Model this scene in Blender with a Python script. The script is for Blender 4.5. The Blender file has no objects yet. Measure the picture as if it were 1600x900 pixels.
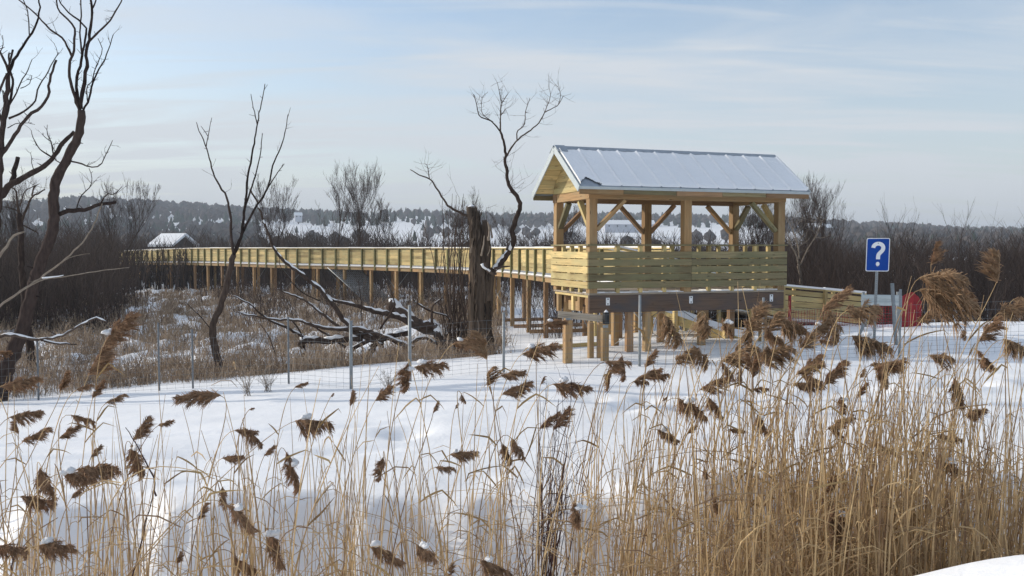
import bpy, math, random
import numpy as np
from mathutils import Vector, Matrix

R = math.radians
random.seed(7)
rng = np.random.default_rng(11)
scene = bpy.context.scene
col = scene.collection

# ------------------------------------------------------------------ camera
F = 1386.0
PITCH = math.atan(62.0 / F)
cam_d = bpy.data.cameras.new("camera")
cam_d.sensor_width = 36.0
cam_d.lens = 36.0 * F / 1600.0
cam_d.clip_start = 0.05
cam_d.clip_end = 9000.0
cam = bpy.data.objects.new("camera", cam_d)
cam.location = (0, 0, 0)
cam.rotation_euler = (math.pi / 2 - PITCH, 0, 0)
col.objects.link(cam)
scene.camera = cam

# ------------------------------------------------------------------ light
SUN_EL = 21.0
SUN_AZ = -70.0        # clockwise from the view direction
SUN_DIR = Vector((math.cos(R(SUN_EL)) * math.sin(R(SUN_AZ)), math.cos(R(SUN_EL)) * math.cos(R(SUN_AZ)), math.sin(R(SUN_EL))))
sun_d = bpy.data.lights.new("sun", 'SUN')
sun_d.energy = 3.4
sun_d.angle = R(0.6)
sun_d.color = (1.0, 0.92, 0.80)
sun = bpy.data.objects.new("sun", sun_d)
sun.rotation_euler = (-SUN_DIR).to_track_quat('-Z', 'Y').to_euler()
sun.location = (-20, 0, 20)
col.objects.link(sun)

world = bpy.data.worlds.new("World")
scene.world = world
world.use_nodes = True
nt = world.node_tree
nt.nodes.clear()
N = nt.nodes.new
L = nt.links.new
out = N('ShaderNodeOutputWorld')
bg = N('ShaderNodeBackground')
sky = N('ShaderNodeTexSky')
sky.sky_type = 'NISHITA'
sky.sun_disc = False
sky.sun_elevation = R(SUN_EL)
sky.sun_rotation = R(SUN_AZ)
sky.air_density = 1.0
sky.dust_density = 1.2
sky.ozone_density = 1.5
bg.inputs['Strength'].default_value = 0.13
tc = N('ShaderNodeTexCoord')
sep = N('ShaderNodeSeparateXYZ')
L(tc.outputs['Generated'], sep.inputs[0])
add = N('ShaderNodeMath'); add.operation = 'ADD'; add.inputs[1].default_value = 0.12
mx = N('ShaderNodeMath'); mx.operation = 'MAXIMUM'; mx.inputs[1].default_value = 0.0
L(sep.outputs['Z'], mx.inputs[0]); L(mx.outputs[0], add.inputs[0])
dv = []
for a in 'XY':
    d = N('ShaderNodeMath'); d.operation = 'DIVIDE'
    L(sep.outputs[a], d.inputs[0]); L(add.outputs[0], d.inputs[1]); dv.append(d)
cmb = N('ShaderNodeCombineXYZ')
L(dv[0].outputs[0], cmb.inputs[0]); L(dv[1].outputs[0], cmb.inputs[1])
def cloud(scale, rot, sx, sy, detail, lo, hi, dist):
    mp = N('ShaderNodeMapping')
    mp.inputs['Rotation'].default_value = (0, 0, R(rot))
    mp.inputs['Scale'].default_value = (sx, sy, 1)
    mp.inputs['Location'].default_value = (1.7 * scale, 0.6, 0)
    L(cmb.outputs[0], mp.inputs[0])
    nz = N('ShaderNodeTexNoise')
    nz.inputs['Scale'].default_value = scale
    nz.inputs['Detail'].default_value = detail
    nz.inputs['Roughness'].default_value = 0.55
    nz.inputs['Distortion'].default_value = dist
    L(mp.outputs[0], nz.inputs['Vector'])
    mr = N('ShaderNodeMapRange')
    mr.interpolation_type = 'SMOOTHSTEP'
    mr.inputs['From Min'].default_value = lo
    mr.inputs['From Max'].default_value = hi
    L(nz.outputs['Fac'], mr.inputs['Value'])
    return mr
c1 = cloud(1.0, 12, 0.55, 1.7, 8, 0.36, 0.66, 0.7)
c2 = cloud(2.6, -14, 0.32, 1.9, 9, 0.44, 0.74, 1.0)
mxc = N('ShaderNodeMath'); mxc.operation = 'MULTIPLY_ADD'
L(c2.outputs[0], mxc.inputs[0]); mxc.inputs[1].default_value = 0.62; L(c1.outputs[0], mxc.inputs[2])
hz = N('ShaderNodeMapRange')               # thicker veil towards the horizon
hz.inputs['From Min'].default_value = 0.0; hz.inputs['From Max'].default_value = 0.28
hz.inputs['To Min'].default_value = 0.62; hz.inputs['To Max'].default_value = 0.0
L(mx.outputs[0], hz.inputs['Value'])
sm = N('ShaderNodeMath'); sm.operation = 'MULTIPLY_ADD'; sm.use_clamp = True
veil = N('ShaderNodeMath'); veil.operation = 'ADD'; veil.inputs[1].default_value = 0.16
L(hz.outputs[0], veil.inputs[0])
L(mxc.outputs[0], sm.inputs[0]); sm.inputs[1].default_value = 0.46; L(veil.outputs[0], sm.inputs[2])
sm2 = N('ShaderNodeMath'); sm2.operation = 'MINIMUM'; sm2.inputs[1].default_value = 0.92
L(sm.outputs[0], sm2.inputs[0])
hsv = N('ShaderNodeHueSaturation')
hsv.inputs['Saturation'].default_value = 1.1
hsv.inputs['Value'].default_value = 1.3
L(sky.outputs[0], hsv.inputs['Color'])
mixc = N('ShaderNodeMixRGB')
L(sm2.outputs[0], mixc.inputs['Fac'])
L(hsv.outputs[0], mixc.inputs['Color1'])
mixc.inputs['Color2'].default_value = (5.1, 5.4, 5.75, 1)
L(mixc.outputs[0], bg.inputs['Color'])
L(bg.outputs[0], out.inputs[0])

vs = scene.view_settings
vs.view_transform = 'Standard'
vs.look = 'None'
vs.exposure = 0.12
vs.gamma = 1.0
vs.use_curve_mapping = False
scene.cycles.volume_bounces = 0
scene.cycles.max_bounces = 6
scene.cycles.transparent_max_bounces = 8
scene.cycles.use_denoising = True

# ------------------------------------------------------------------ helpers
CT, ST = math.cos(PITCH), math.sin(PITCH)
def P(px, py, Y):
    """the place at depth Y that the photograph shows at pixel px, py"""
    dx, dy = px - 800.0, py - 450.0
    x, y, z = dx, F * CT - dy * ST, -F * ST - dy * CT
    k = Y / y
    return Vector((x * k, Y, z * k))

def tag(o, label=None, cat=None, group=None, kind=None):
    if label: o['label'] = label
    if cat: o['category'] = cat
    if group: o['group'] = group
    if kind: o['kind'] = kind
    return o

def empty(name, loc, label=None, cat=None, group=None):
    o = bpy.data.objects.new(name, None)
    o.empty_display_size = 0.2
    o.location = loc
    col.objects.link(o)
    return tag(o, label, cat, group)

def origin_of(o):
    v = Vector((0, 0, 0))
    while o is not None:
        v += o.location
        o = o.parent
    return v

class MB:
    def __init__(s):
        s.v, s.f, s.uv, s.tone, s.smooth = [], [], [], [], []
    def face(s, idx, uv=None, tone=0.5, smooth=False):
        s.f.append(idx)
        s.uv.append(uv if uv else [(0, 0)] * len(idx))
        s.tone.append(tone); s.smooth.append(smooth)
    def box(s, c, ax, ay, az, tone=None):
        """box about c with half-axis vectors; ax is the long axis (grain)"""
        if tone is None: tone = random.random()
        b = len(s.v)
        for i in (-1, 1):
            for j in (-1, 1):
                for k in (-1, 1):
                    s.v.append(c + ax * i + ay * j + az * k)
        lx, ly, lz = ax.length * 2, ay.length * 2, az.length * 2
        o = random.random() * 50
        for q, (du, dv_) in (((0, 1, 3, 2), (ly, lz)), ((4, 6, 7, 5), (ly, lz)), ((0, 4, 5, 1), (lx, lz)), ((2, 3, 7, 6), (lx, lz)), ((0, 2, 6, 4), (lx, ly)), ((1, 5, 7, 3), (lx, ly))):
            pts = [s.v[b + t] for t in q]
            uv = []
            for t in q:
                i, j, k = (t >> 2) & 1, (t >> 1) & 1, t & 1
                if q in ((0, 1, 3, 2), (4, 6, 7, 5)): uv.append((o + j * ly * 6, o + k * lz))
                elif q in ((0, 4, 5, 1), (2, 3, 7, 6)): uv.append((o + i * lx, o + k * lz))
                else: uv.append((o + i * lx, o + j * ly))
            s.face([b + t for t in q], uv, tone)
    def bar(s, p0, p1, w, h, up=Vector((0, 0, 1)), tone=None):
        """timber from p0 to p1, w wide sideways, h along up"""
        p0, p1 = Vector(p0), Vector(p1)
        d = p1 - p0
        ln = d.length
        d.normalize()
        side = d.cross(up)
        if side.length < 1e-4: side = d.cross(Vector((0, 1, 0)))
        side.normalize()
        u = side.cross(d).normalized()
        s.box((p0 + p1) / 2, d * ln / 2, side * w / 2, u * h / 2, tone)
    def tube(s, pts, rad, sides=6, cap=True, tone=None, flat=1.0):
        if tone is None: tone = random.random()
        n = len(pts)
        if n < 2: return
        t = (pts[1] - pts[0]).normalized()
        ref = Vector((0, 1, 0)) if abs(t.y) < 0.8 else Vector((1, 0, 0))
        a = t.cross(ref).normalized()
        b0 = len(s.v)
        acc = 0
        accs = []
        for i in range(n):
            if i == 0: t = pts[1] - pts[0]
            elif i == n - 1: t = pts[-1] - pts[-2]
            else: t = pts[i + 1] - pts[i - 1]
            if t.length < 1e-7: t = Vector((0, 0, 1))
            t.normalize()
            a = (a - t * a.dot(t))
            if a.length < 1e-5: a = t.cross(Vector((1, 0.3, 0.1)))
            a.normalize()
            b = t.cross(a)
            if i: acc += (pts[i] - pts[i - 1]).length
            accs.append(acc)
            for k in range(sides):
                an = 2 * math.pi * k / sides
                s.v.append(pts[i] + (a * math.cos(an) + b * math.sin(an) * flat) * rad[i])
        for i in range(n - 1):
            for k in range(sides):
                k2 = (k + 1) % sides
                q = [b0 + i * sides + k, b0 + i * sides + k2, b0 + (i + 1) * sides + k2, b0 + (i + 1) * sides + k]
                s.face(q, [(accs[i], k / sides), (accs[i], (k + 1) / sides), (accs[i + 1], (k + 1) / sides), (accs[i + 1], k / sides)], tone, sides > 4)
        if cap:
            s.face([b0 + k for k in range(sides)][::-1], None, tone)
            s.face([b0 + (n - 1) * sides + k for k in range(sides)], None, tone)
    def poly(s, pts, tone=None):
        b = len(s.v)
        s.v += [Vector(p) for p in pts]
        s.face(list(range(b, b + len(pts))), [(p[0], p[2]) for p in pts], 0.5 if tone is None else tone)
    def mesh(s, name, mats, off=Vector((0, 0, 0))):
        me = bpy.data.meshes.new(name)
        me.from_pydata([tuple(v - off) for v in s.v], [], s.f)
        uvl = me.uv_layers.new(name="UVMap")
        flat = [c for f in s.uv for uv in f for c in uv]
        uvl.data.foreach_set("uv", flat)
        at = me.attributes.new("tone", 'FLOAT', 'FACE')
        at.data.foreach_set("value", s.tone)
        me.polygons.foreach_set("use_smooth", s.smooth)
        me.materials.append(mats)
        me.update()
        return me
    def build(s, name, mat, parent=None, label=None):
        off = origin_of(parent) if parent is not None else Vector((0, 0, 0))
        o = bpy.data.objects.new(name, s.mesh(name, mat, off))
        col.objects.link(o)
        if parent is not None: o.parent = parent
        if label: o['label'] = label
        return o
    def thing(s, name, mat, loc, label, cat, group=None):
        o = bpy.data.objects.new(name, s.mesh(name, mat, Vector(loc)))
        o.location = loc
        col.objects.link(o)
        return tag(o, label, cat, group)

def np_mesh(name, verts, quads, mat, tone=None, smooth=False):
    verts = np.asarray(verts, dtype=np.float32); quads = np.asarray(quads, dtype=np.int32)
    k = quads.shape[1]
    me = bpy.data.meshes.new(name)
    me.vertices.add(len(verts)); me.vertices.foreach_set("co", verts.ravel())
    me.loops.add(quads.size); me.loops.foreach_set("vertex_index", quads.ravel())
    me.polygons.add(len(quads))
    me.polygons.foreach_set("loop_start", np.arange(len(quads), dtype=np.int32) * k)
    me.polygons.foreach_set("loop_total", np.full(len(quads), k, dtype=np.int32))
    me.polygons.foreach_set("use_smooth", np.full(len(quads), smooth))
    if tone is not None:
        at = me.attributes.new("tone", 'FLOAT', 'FACE')
        at.data.foreach_set("value", np.asarray(tone, dtype=np.float32))
    me.materials.append(mat)
    me.update(calc_edges=True)
    return me

def link(name, me, label=None, cat=None, group=None, kind=None, parent=None):
    o = bpy.data.objects.new(name, me)
    col.objects.link(o)
    if parent: o.parent = parent
    return tag(o, label, cat, group, kind)

def prisms(chains, radii, sides=3):
    """chains (n, m, 3), radii (n, m): n tapered prisms of m rings; returns verts, quads, index of the chain for each quad"""
    chains = np.asarray(chains); radii = np.asarray(radii)
    n, m, _ = chains.shape
    t = np.gradient(chains, axis=1)
    t /= np.linalg.norm(t, axis=2, keepdims=True) + 1e-9
    ref = np.where(np.abs(t[:, :1, 1:2]) < 0.8, np.array([0, 1.0, 0]), np.array([1.0, 0, 0]))
    a = np.cross(t, np.broadcast_to(ref, t.shape)); a /= np.linalg.norm(a, axis=2, keepdims=True) + 1e-9
    b = np.cross(t, a)
    an = np.arange(sides) * 2 * np.pi / sides
    v = chains[:, :, None, :] + radii[:, :, None, None] * (a[:, :, None, :] * np.cos(an)[None, None, :, None] + b[:, :, None, :] * np.sin(an)[None, None, :, None])
    idx = np.arange(n * m * sides).reshape(n, m, sides)
    q = np.stack([idx[:, :-1, :], np.roll(idx, -1, 2)[:, :-1, :], np.roll(idx, -1, 2)[:, 1:, :], idx[:, 1:, :]], -1)
    who = np.repeat(np.arange(n), (m - 1) * sides)
    return v.reshape(-1, 3), q.reshape(-1, 4), who

def join(parts):
    vs_, qs, ts, o = [], [], [], 0
    for v, q, t in parts:
        vs_.append(v); qs.append(q + o); ts.append(t); o += len(v)
    return np.concatenate(vs_), np.concatenate(qs), np.concatenate(ts)

def hash2(ix, iy, seed):
    h = (ix.astype(np.int64) * 374761393 + iy.astype(np.int64) * 668265263 + seed * 1442695041) & 0xffffffff
    h = ((h ^ (h >> 13)) * 1274126177) & 0xffffffff
    return ((h ^ (h >> 16)) & 0xffff) / 65535.0
def vn(x, y, seed=0):
    x = np.asarray(x, dtype=float); y = np.asarray(y, dtype=float)
    ix, iy = np.floor(x), np.floor(y)
    fx, fy = x - ix, y - iy
    fx = fx * fx * (3 - 2 * fx); fy = fy * fy * (3 - 2 * fy)
    a, b = hash2(ix, iy, seed), hash2(ix + 1, iy, seed)
    c, d = hash2(ix, iy + 1, seed), hash2(ix + 1, iy + 1, seed)
    return (a * (1 - fx) + b * fx) * (1 - fy) + (c * (1 - fx) + d * fx) * fy - 0.5
def sst(x, a, b):
    t = np.clip((np.asarray(x, dtype=float) - a) / (b - a), 0, 1)
    return t * t * (3 - 2 * t)
def lerp(a, b, t): return a * (1 - t) + b * t

# ------------------------------------------------------------------ materials
def new_mat(name):
    m = bpy.data.materials.new(name)
    m.use_nodes = True
    n = m.node_tree.nodes; b = n['Principled BSDF']
    return m, n, m.node_tree.links.new, b
def ramp(n, stops):
    r = n.new('ShaderNodeValToRGB')
    els = r.color_ramp.elements
    while len(els) < len(stops): els.new(0.5)
    for e, (p, c) in zip(els, stops):
        e.position = p; e.color = (*c, 1)
    return r
def scl(c, k): return tuple(min(1, x * k) for x in c)

def wood(name, base, dark=0.6, rough=0.75, var=0.35, alt=None):
    m, n, l, b = new_mat(name)
    uv = n.new('ShaderNodeUVMap')
    mp = n.new('ShaderNodeMapping'); mp.inputs['Scale'].default_value = (1.6, 38, 1)
    l(uv.outputs[0], mp.inputs[0])
    nz = n.new('ShaderNodeTexNoise'); nz.inputs['Scale'].default_value = 1.0; nz.inputs['Detail'].default_value = 5
    nz.inputs['Distortion'].default_value = 0.6
    l(mp.outputs[0], nz.inputs['Vector'])
    r = ramp(n, [(0.28, scl(base, dark)), (0.5, base), (0.75, scl(base, 1.18))])
    l(nz.outputs['Fac'], r.inputs[0])
    at = n.new('ShaderNodeAttribute'); at.attribute_name = 'tone'
    mr = n.new('ShaderNodeMapRange'); mr.inputs['To Min'].default_value = 1 - var; mr.inputs['To Max'].default_value = 1 + var * 0.6
    l(at.outputs['Fac'], mr.inputs['Value'])
    mu = n.new('ShaderNodeMixRGB'); mu.blend_type = 'MULTIPLY'; mu.inputs[0].default_value = 1
    l(r.outputs[0], mu.inputs[1]); l(mr.outputs[0], mu.inputs[2])
    last = mu.outputs[0]
    if alt:
        mp2 = n.new('ShaderNodeMapping'); mp2.inputs['Scale'].default_value = (1.1, 3.0, 1)
        l(uv.outputs[0], mp2.inputs[0])
        n2 = n.new('ShaderNodeTexNoise'); n2.inputs['Scale'].default_value = 1.0; n2.inputs['Detail'].default_value = 3
        l(mp2.outputs[0], n2.inputs['Vector'])
        r2 = ramp(n, [(0.42, (0, 0, 0)), (0.66, (1, 1, 1))])
        l(n2.outputs['Fac'], r2.inputs[0])
        mm = n.new('ShaderNodeMixRGB'); l(r2.outputs[0], mm.inputs[0]); l(last, mm.inputs[1]); mm.inputs[2].default_value = (*alt, 1)
        last = mm.outputs[0]
    vo = n.new('ShaderNodeTexVoronoi'); vo.inputs['Scale'].default_value = 1.0
    mp3 = n.new('ShaderNodeMapping'); mp3.inputs['Scale'].default_value = (2.2, 9, 1)
    l(uv.outputs[0], mp3.inputs[0]); l(mp3.outputs[0], vo.inputs['Vector'])
    r3 = ramp(n, [(0.05, (1, 1, 1)), (0.13, (0, 0, 0))]); l(vo.outputs['Distance'], r3.inputs[0])
    kn = n.new('ShaderNodeMixRGB'); l(r3.outputs[0], kn.inputs[0]); l(last, kn.inputs[1]); kn.inputs[2].default_value = (*scl(base, 0.32), 1)
    l(kn.outputs[0], b.inputs['Base Color'])
    b.inputs['Roughness'].default_value = rough
    b.inputs['Specular IOR Level'].default_value = 0.25
    bp = n.new('ShaderNodeBump'); bp.inputs['Strength'].default_value = 0.35; bp.inputs['Distance'].default_value = 0.004
    l(nz.outputs['Fac'], bp.inputs['Height']); l(bp.outputs[0], b.inputs['Normal'])
    return m

def tonal(name, c0, c1, rough=0.8, scale=6.0, spec=0.2, bump=0.0, stretch=(1, 1, 1), trans=0.0):
    """two colours mixed by per-piece tone and object-space noise"""
    m, n, l, b = new_mat(name)
    tcn = n.new('ShaderNodeTexCoord')
    mp = n.new('ShaderNodeMapping'); mp.inputs['Scale'].default_value = stretch
    l(tcn.outputs['Object'], mp.inputs[0])
    nz = n.new('ShaderNodeTexNoise'); nz.inputs['Scale'].default_value = scale; nz.inputs['Detail'].default_value = 5
    l(mp.outputs[0], nz.inputs['Vector'])
    at = n.new('ShaderNodeAttribute'); at.attribute_name = 'tone'
    ad = n.new('ShaderNodeMath'); ad.operation = 'MULTIPLY_ADD'; ad.inputs[1].default_value = 0.7
    l(at.outputs['Fac'], ad.inputs[0])
    ns = n.new('ShaderNodeMath'); ns.operation = 'MULTIPLY_ADD'; ns.inputs[1].default_value = 1.4; ns.inputs[2].default_value = -0.55
    l(nz.outputs['Fac'], ns.inputs[0]); l(ns.outputs[0], ad.inputs[2])
    r = ramp(n, [(0.05, c0), (0.95, c1)])
    l(ad.outputs[0], r.inputs[0]); l(r.outputs[0], b.inputs['Base Color'])
    b.inputs['Roughness'].default_value = rough
    b.inputs['Specular IOR Level'].default_value = spec
    if trans:
        tr = n.new('ShaderNodeBsdfTranslucent'); l(r.outputs[0], tr.inputs['Color'])
        mxs = n.new('ShaderNodeMixShader'); mxs.inputs[0].default_value = trans
        l(b.outputs[0], mxs.inputs[1]); l(tr.outputs[0], mxs.inputs[2])
        l(mxs.outputs[0], n['Material Output'].inputs[0])
    if bump:
        bp = n.new('ShaderNodeBump'); bp.inputs['Strength'].default_value = 0.8; bp.inputs['Distance'].default_value = bump
        l(nz.outputs['Fac'], bp.inputs['Height']); l(bp.outputs[0], b.inputs['Normal'])
    return m

def snow_mat(name, fine=9.0, dist=0.012, c=(0.90, 0.905, 0.915)):
    m, n, l, b = new_mat(name)
    tcn = n.new('ShaderNodeTexCoord')
    nz = n.new('ShaderNodeTexNoise'); nz.inputs['Scale'].default_value = fine; nz.inputs['Detail'].default_value = 8; nz.inputs['Roughness'].default_value = 0.62
    l(tcn.outputs['Object'], nz.inputs['Vector'])
    n2 = n.new('ShaderNodeTexNoise'); n2.inputs['Scale'].default_value = 0.7; n2.inputs['Detail'].default_value = 4
    l(tcn.outputs['Object'], n2.inputs['Vector'])
    r = ramp(n, [(0.3, scl(c, 0.95)), (0.65, c)])
    l(n2.outputs['Fac'], r.inputs[0]); l(r.outputs[0], b.inputs['Base Color'])
    b.inputs['Roughness'].default_value = 0.55
    b.inputs['Specular IOR Level'].default_value = 0.25
    bp = n.new('ShaderNodeBump'); bp.inputs['Strength'].default_value = 0.8; bp.inputs['Distance'].default_value = dist
    l(nz.outputs['Fac'], bp.inputs['Height']); l(bp.outputs[0], b.inputs['Normal'])
    return m

def plain(name, c, rough=0.5, metal=0.0, scale=12, var=0.12, spec=0.4):
    m, n, l, b = new_mat(name)
    tcn = n.new('ShaderNodeTexCoord')
    nz = n.new('ShaderNodeTexNoise'); nz.inputs['Scale'].default_value = scale; nz.inputs['Detail'].default_value = 4
    l(tcn.outputs['Object'], nz.inputs['Vector'])
    r = ramp(n, [(0.3, scl(c, 1 - var)), (0.7, scl(c, 1 + var))])
    l(nz.outputs['Fac'], r.inputs[0]); l(r.outputs[0], b.inputs['Base Color'])
    b.inputs['Roughness'].default_value = rough; b.inputs['Metallic'].default_value = metal
    b.inputs['Specular IOR Level'].default_value = spec
    return m

M = dict(
    yellow=wood('yellow_treated_wood', (0.56, 0.42, 0.19), var=.5, alt=(0.49, 0.41, 0.20)),
    green=wood('green_treated_wood', (0.255, 0.208, 0.112), var=.55, alt=(0.195, 0.18, 0.095)),
    postgreen=wood('green_post_wood', (0.20, 0.19, 0.085)),
    orange=wood('orange_timber', (0.40, 0.245, 0.115), alt=(0.33, 0.24, 0.13)),
    brown=wood('brown_timber', (0.33, 0.195, 0.10), alt=(0.26, 0.17, 0.10)),
    beam=wood('dark_beam', (0.15, 0.098, 0.068), alt=(0.085, 0.075, 0.075)),
    grey=wood('weathered_timber', (0.36, 0.30, 0.23)),
    bark=tonal('bark', (0.035, 0.024, 0.02), (0.12, 0.088, 0.07), 0.9, 14, 0.1, 0.02, (1, 1, 0.35)),
    redbark=tonal('reddish_bark', (0.014, 0.010, 0.009), (0.075, 0.054, 0.047), 0.95, 17, 0.05, 0.05, (1, 1, 0.3)),
    oldbark=tonal('old_bark', (0.015, 0.011, 0.009), (0.15, 0.115, 0.088), 0.95, 11, 0.05, 0.10, (1, 1, 0.13)),
    pale=tonal('pale_bark', (0.14, 0.11, 0.085), (0.30, 0.25, 0.20), 0.9, 10, 0.1, 0.01),
    twig=tonal('twig', (0.035, 0.026, 0.022), (0.105, 0.078, 0.066), 0.9, 0.6, 0.1),
    twigfar=tonal('far_twig', (0.04, 0.031, 0.027), (0.11, 0.088, 0.078), 0.9, 0.15, 0.1),
    marsh=tonal('marsh_grass', (0.19, 0.135, 0.095), (0.62, 0.50, 0.375), 0.85, 1.2, 0.1, trans=0.35),
    straw=tonal('straw', (0.25, 0.15, 0.085), (0.78, 0.58, 0.31), 0.55, 5, 0.3, trans=0.28),
    leaf=tonal('dry_leaf', (0.28, 0.18, 0.08), (0.58, 0.42, 0.21), 0.7, 8, 0.2, trans=0.3),
    plume=tonal('seed_plume', (0.20, 0.118, 0.072), (0.68, 0.46, 0.29), 0.9, 7, 0.1, trans=0.45),
    paleplume=tonal('pale_seed_plume', (0.26, 0.165, 0.10), (0.62, 0.44, 0.28), 0.9, 7, 0.1, trans=0.4),
    shrub=tonal('dark_twigs', (0.035, 0.02, 0.022), (0.10, 0.055, 0.05), 0.8, 8, 0.15),
    snow=snow_mat('snow'),
    ground=snow_mat('snow_ground', 7.0, 0.02),
    lump=snow_mat('snow_lump', 22.0, 0.008),
    zinc=plain('galvanised_steel', (0.27, 0.29, 0.30), 0.55, 0.3, 25),
    wire=plain('fence_wire', (0.20, 0.21, 0.22), 0.9, 0.0, 25, 0.12, 0.05),
    roofmetal=plain('roof_metal', (0.38, 0.42, 0.46), 0.35, 0.7, 6),
    trimmetal=plain('trim_metal', (0.46, 0.51, 0.52), 0.4, 0.1, 6, 0.06),
    black=plain('black_metal', (0.012, 0.012, 0.014), 0.5, 0.0, 8),
    blue=plain('sign_blue', (0.002, 0.055, 0.31), 0.45, 0.0, 3, 0.10, 0.2),
    white=plain('sign_white', (0.80, 0.81, 0.82), 0.4, 0.0, 3, 0.04),
    red=plain('red_plastic', (0.30, 0.015, 0.02), 0.6, 0.0, 5, 0.3),
    wallgrey=plain('pale_wall', (0.45, 0.47, 0.52), 0.8, 0.0, 0.3),
    walldark=plain('dark_wall', (0.10, 0.085, 0.075), 0.8, 0.0, 0.8),
    conifer=tonal('conifer_green', (0.018, 0.030, 0.022), (0.05, 0.068, 0.048), 0.9, 0.03, 0.1),
    decid=tonal('far_wood', (0.035, 0.03, 0.029), (0.095, 0.08, 0.073), 0.9, 0.03, 0.1),
    needles=tonal('needles', (0.015, 0.03, 0.015), (0.05, 0.08, 0.04), 0.8, 3, 0.1),
)

# ------------------------------------------------------------------ ground
HQ = [-1500, -400, 0, 120, 250, 400, 520, 650, 800, 1000, 1200, 1330, 1500, 1700, 2200, 3500]
HV = [50, 60, 66, 75, 66, 52, 47, 51, 45, 46, 44, 35, 27, 23, 22, 22]
def ground(X, Y, fine=True):
    X = np.asarray(X, dtype=float); Y = np.asarray(Y, dtype=float)
    t = np.clip((Y - 8) / 12, 0.3, 1.05)
    lat = np.where(X < 0, 0.085 * np.maximum(X, -16) * t, 0.032 * np.minimum(X, 14))
    zf = lerp(-2.80, -2.52, np.clip((Y - 10.3) / 8.0, -0.2, 1.2)) + lat
    crest = -1.60 + 0.212 * sst(X, 1.65, 2.7) + 0.05 * vn(X * 0.9, Y * 0.9, 3)
    road = np.full_like(X, -1.62)
    bottom = -3.6 + 0.012 * np.clip(X, -10, 10) + 0.10 * vn(X * 0.8, Y * 0.8, 4)
    z = lerp(road, crest, sst(Y, 2.2, 3.5))
    z = lerp(z, bottom, sst(Y, 3.7, 8.4))
    lipY = 9.95 + 0.34 * vn(X * 0.5, 0 * Y, 5) + 0.30 * vn(X * 1.9, 0 * Y, 6) + 0.12 * vn(X * 5, Y * 2, 7)
    lump = np.maximum(0, vn(X * 1.3, Y * 1.3, 8) + 0.1) * 0.38 * np.exp(-((Y - lipY - 0.1) / 0.55) ** 2)
    z = lerp(z, zf, sst(Y, lipY - 0.98, lipY + 0.1)) + lump
    # marsh, pavilion yard and the right-hand bank
    Mx = np.interp(X, [-40, -8, -3, 0, 2, 4, 7, 14], [-3.35, -3.38, -3.3, -2.95, -2.62, -2.45, -2.32, -2.15])
    Mx = lerp(Mx, -3.3, sst(Y, 25.5, 33))
    Mx = Mx + np.where(Y > 21, 1, 0) * sst(Y, 21.5, 23) * sst(-X, -1, 4) * (0.32 * vn(X * 0.7, Y * 0.5, 9) + 0.50 * vn(X * 1.7, Y * 1.2, 10) + .15 * vn(X * 4, Y * 3, 11))
    z = lerp(z, Mx, sst(Y, 20.6, 23.5))
    if fine:
        amp = sst(Y, 3, 11)
        z = z + amp * (0.09 * vn(X * 0.28, Y * 0.5, 12) + 0.05 * vn(X * 0.9, Y * 1.4, 13) + 0.012 * vn(X * 3.1, Y * 4.2, 14) * (Y < 60))
        # a hollow, an old track and a trampled strip
        z = z - 0.20 * np.exp(-(((X + 1.62) / 0.36) ** 2 + ((Y - 13.3) / 0.42) ** 2))
        z = z + 0.03 * np.exp(-(((X + 1.62) / 0.75) ** 2 + ((Y - 13.5) / 0.8) ** 2))
        tr = 12.9 + 0.14 * X + 0.25 * np.sin(X * 0.7)
        z = z - 0.055 * np.exp(-((Y - tr) / 0.16) ** 2) * sst(-X, 0.5, 2.5) - 0.05 * np.exp(-((Y - tr - 1.5) / 0.14) ** 2) * sst(-X, 0.5, 2.5)
        tr2 = 14.6 + 0.10 * X + 0.3 * vn(X * 0.8, 0 * Y, 21)
        z = z - 0.24 * np.maximum(0, vn(X * 2.2, Y * 2.4, 22) + 0.15) * np.exp(-((Y - tr2) / 0.75) ** 2) * sst(X, 0.3, 2.0)
    # valley and hills
    q = X / np.maximum(Y, 30) * F + 800
    H = np.interp(q, HQ, HV) / F * 1100
    z = lerp(z, -5.5, sst(Y, 110, 260))
    pr = sst(Y, 280, 1220)
    roll = (2.6 * vn(X / 130, Y / 130, 31) + 6.0 * vn(X / 300, Y / 260, 32)) * sst(Y, 280, 600)
    z = np.where(Y > 260, lerp(-5.5, H, pr) + roll, z)
    z = np.where(Y > 1400, z - (Y - 1400) * 0.02, z)
    return z
def gz(x, y): return float(ground(np.array([x]), np.array([y]))[0])

ys = np.concatenate([np.linspace(-14, 3, 18), np.arange(3.1, 24, 0.055), np.geomspace(24, 130, 130), np.geomspace(134, 3600, 150)])
us = np.sinh(np.linspace(-1.9, 1.9, 430)) / math.sinh(1.9) * 1.75
W_ = np.maximum(ys, 0)[:, None] + 11 * np.exp(-np.maximum(ys, 0)[:, None] / 40) + 3
XX = us[None, :] * W_
YY = np.broadcast_to(ys[:, None], XX.shape)
ZZ = ground(XX, YY)
nr, nc = XX.shape
idx = np.arange(nr * nc).reshape(nr, nc)
quads = np.stack([idx[:-1, :-1], idx[:-1, 1:], idx[1:, 1:], idx[1:, :-1]], -1).reshape(-1, 4)
link('ground', np_mesh('ground', np.stack([XX, YY, ZZ], -1).reshape(-1, 3), quads, M['ground'], smooth=True),
     'snow covered field, ditch and valley running up to the far hills', 'ground', kind='structure')

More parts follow.
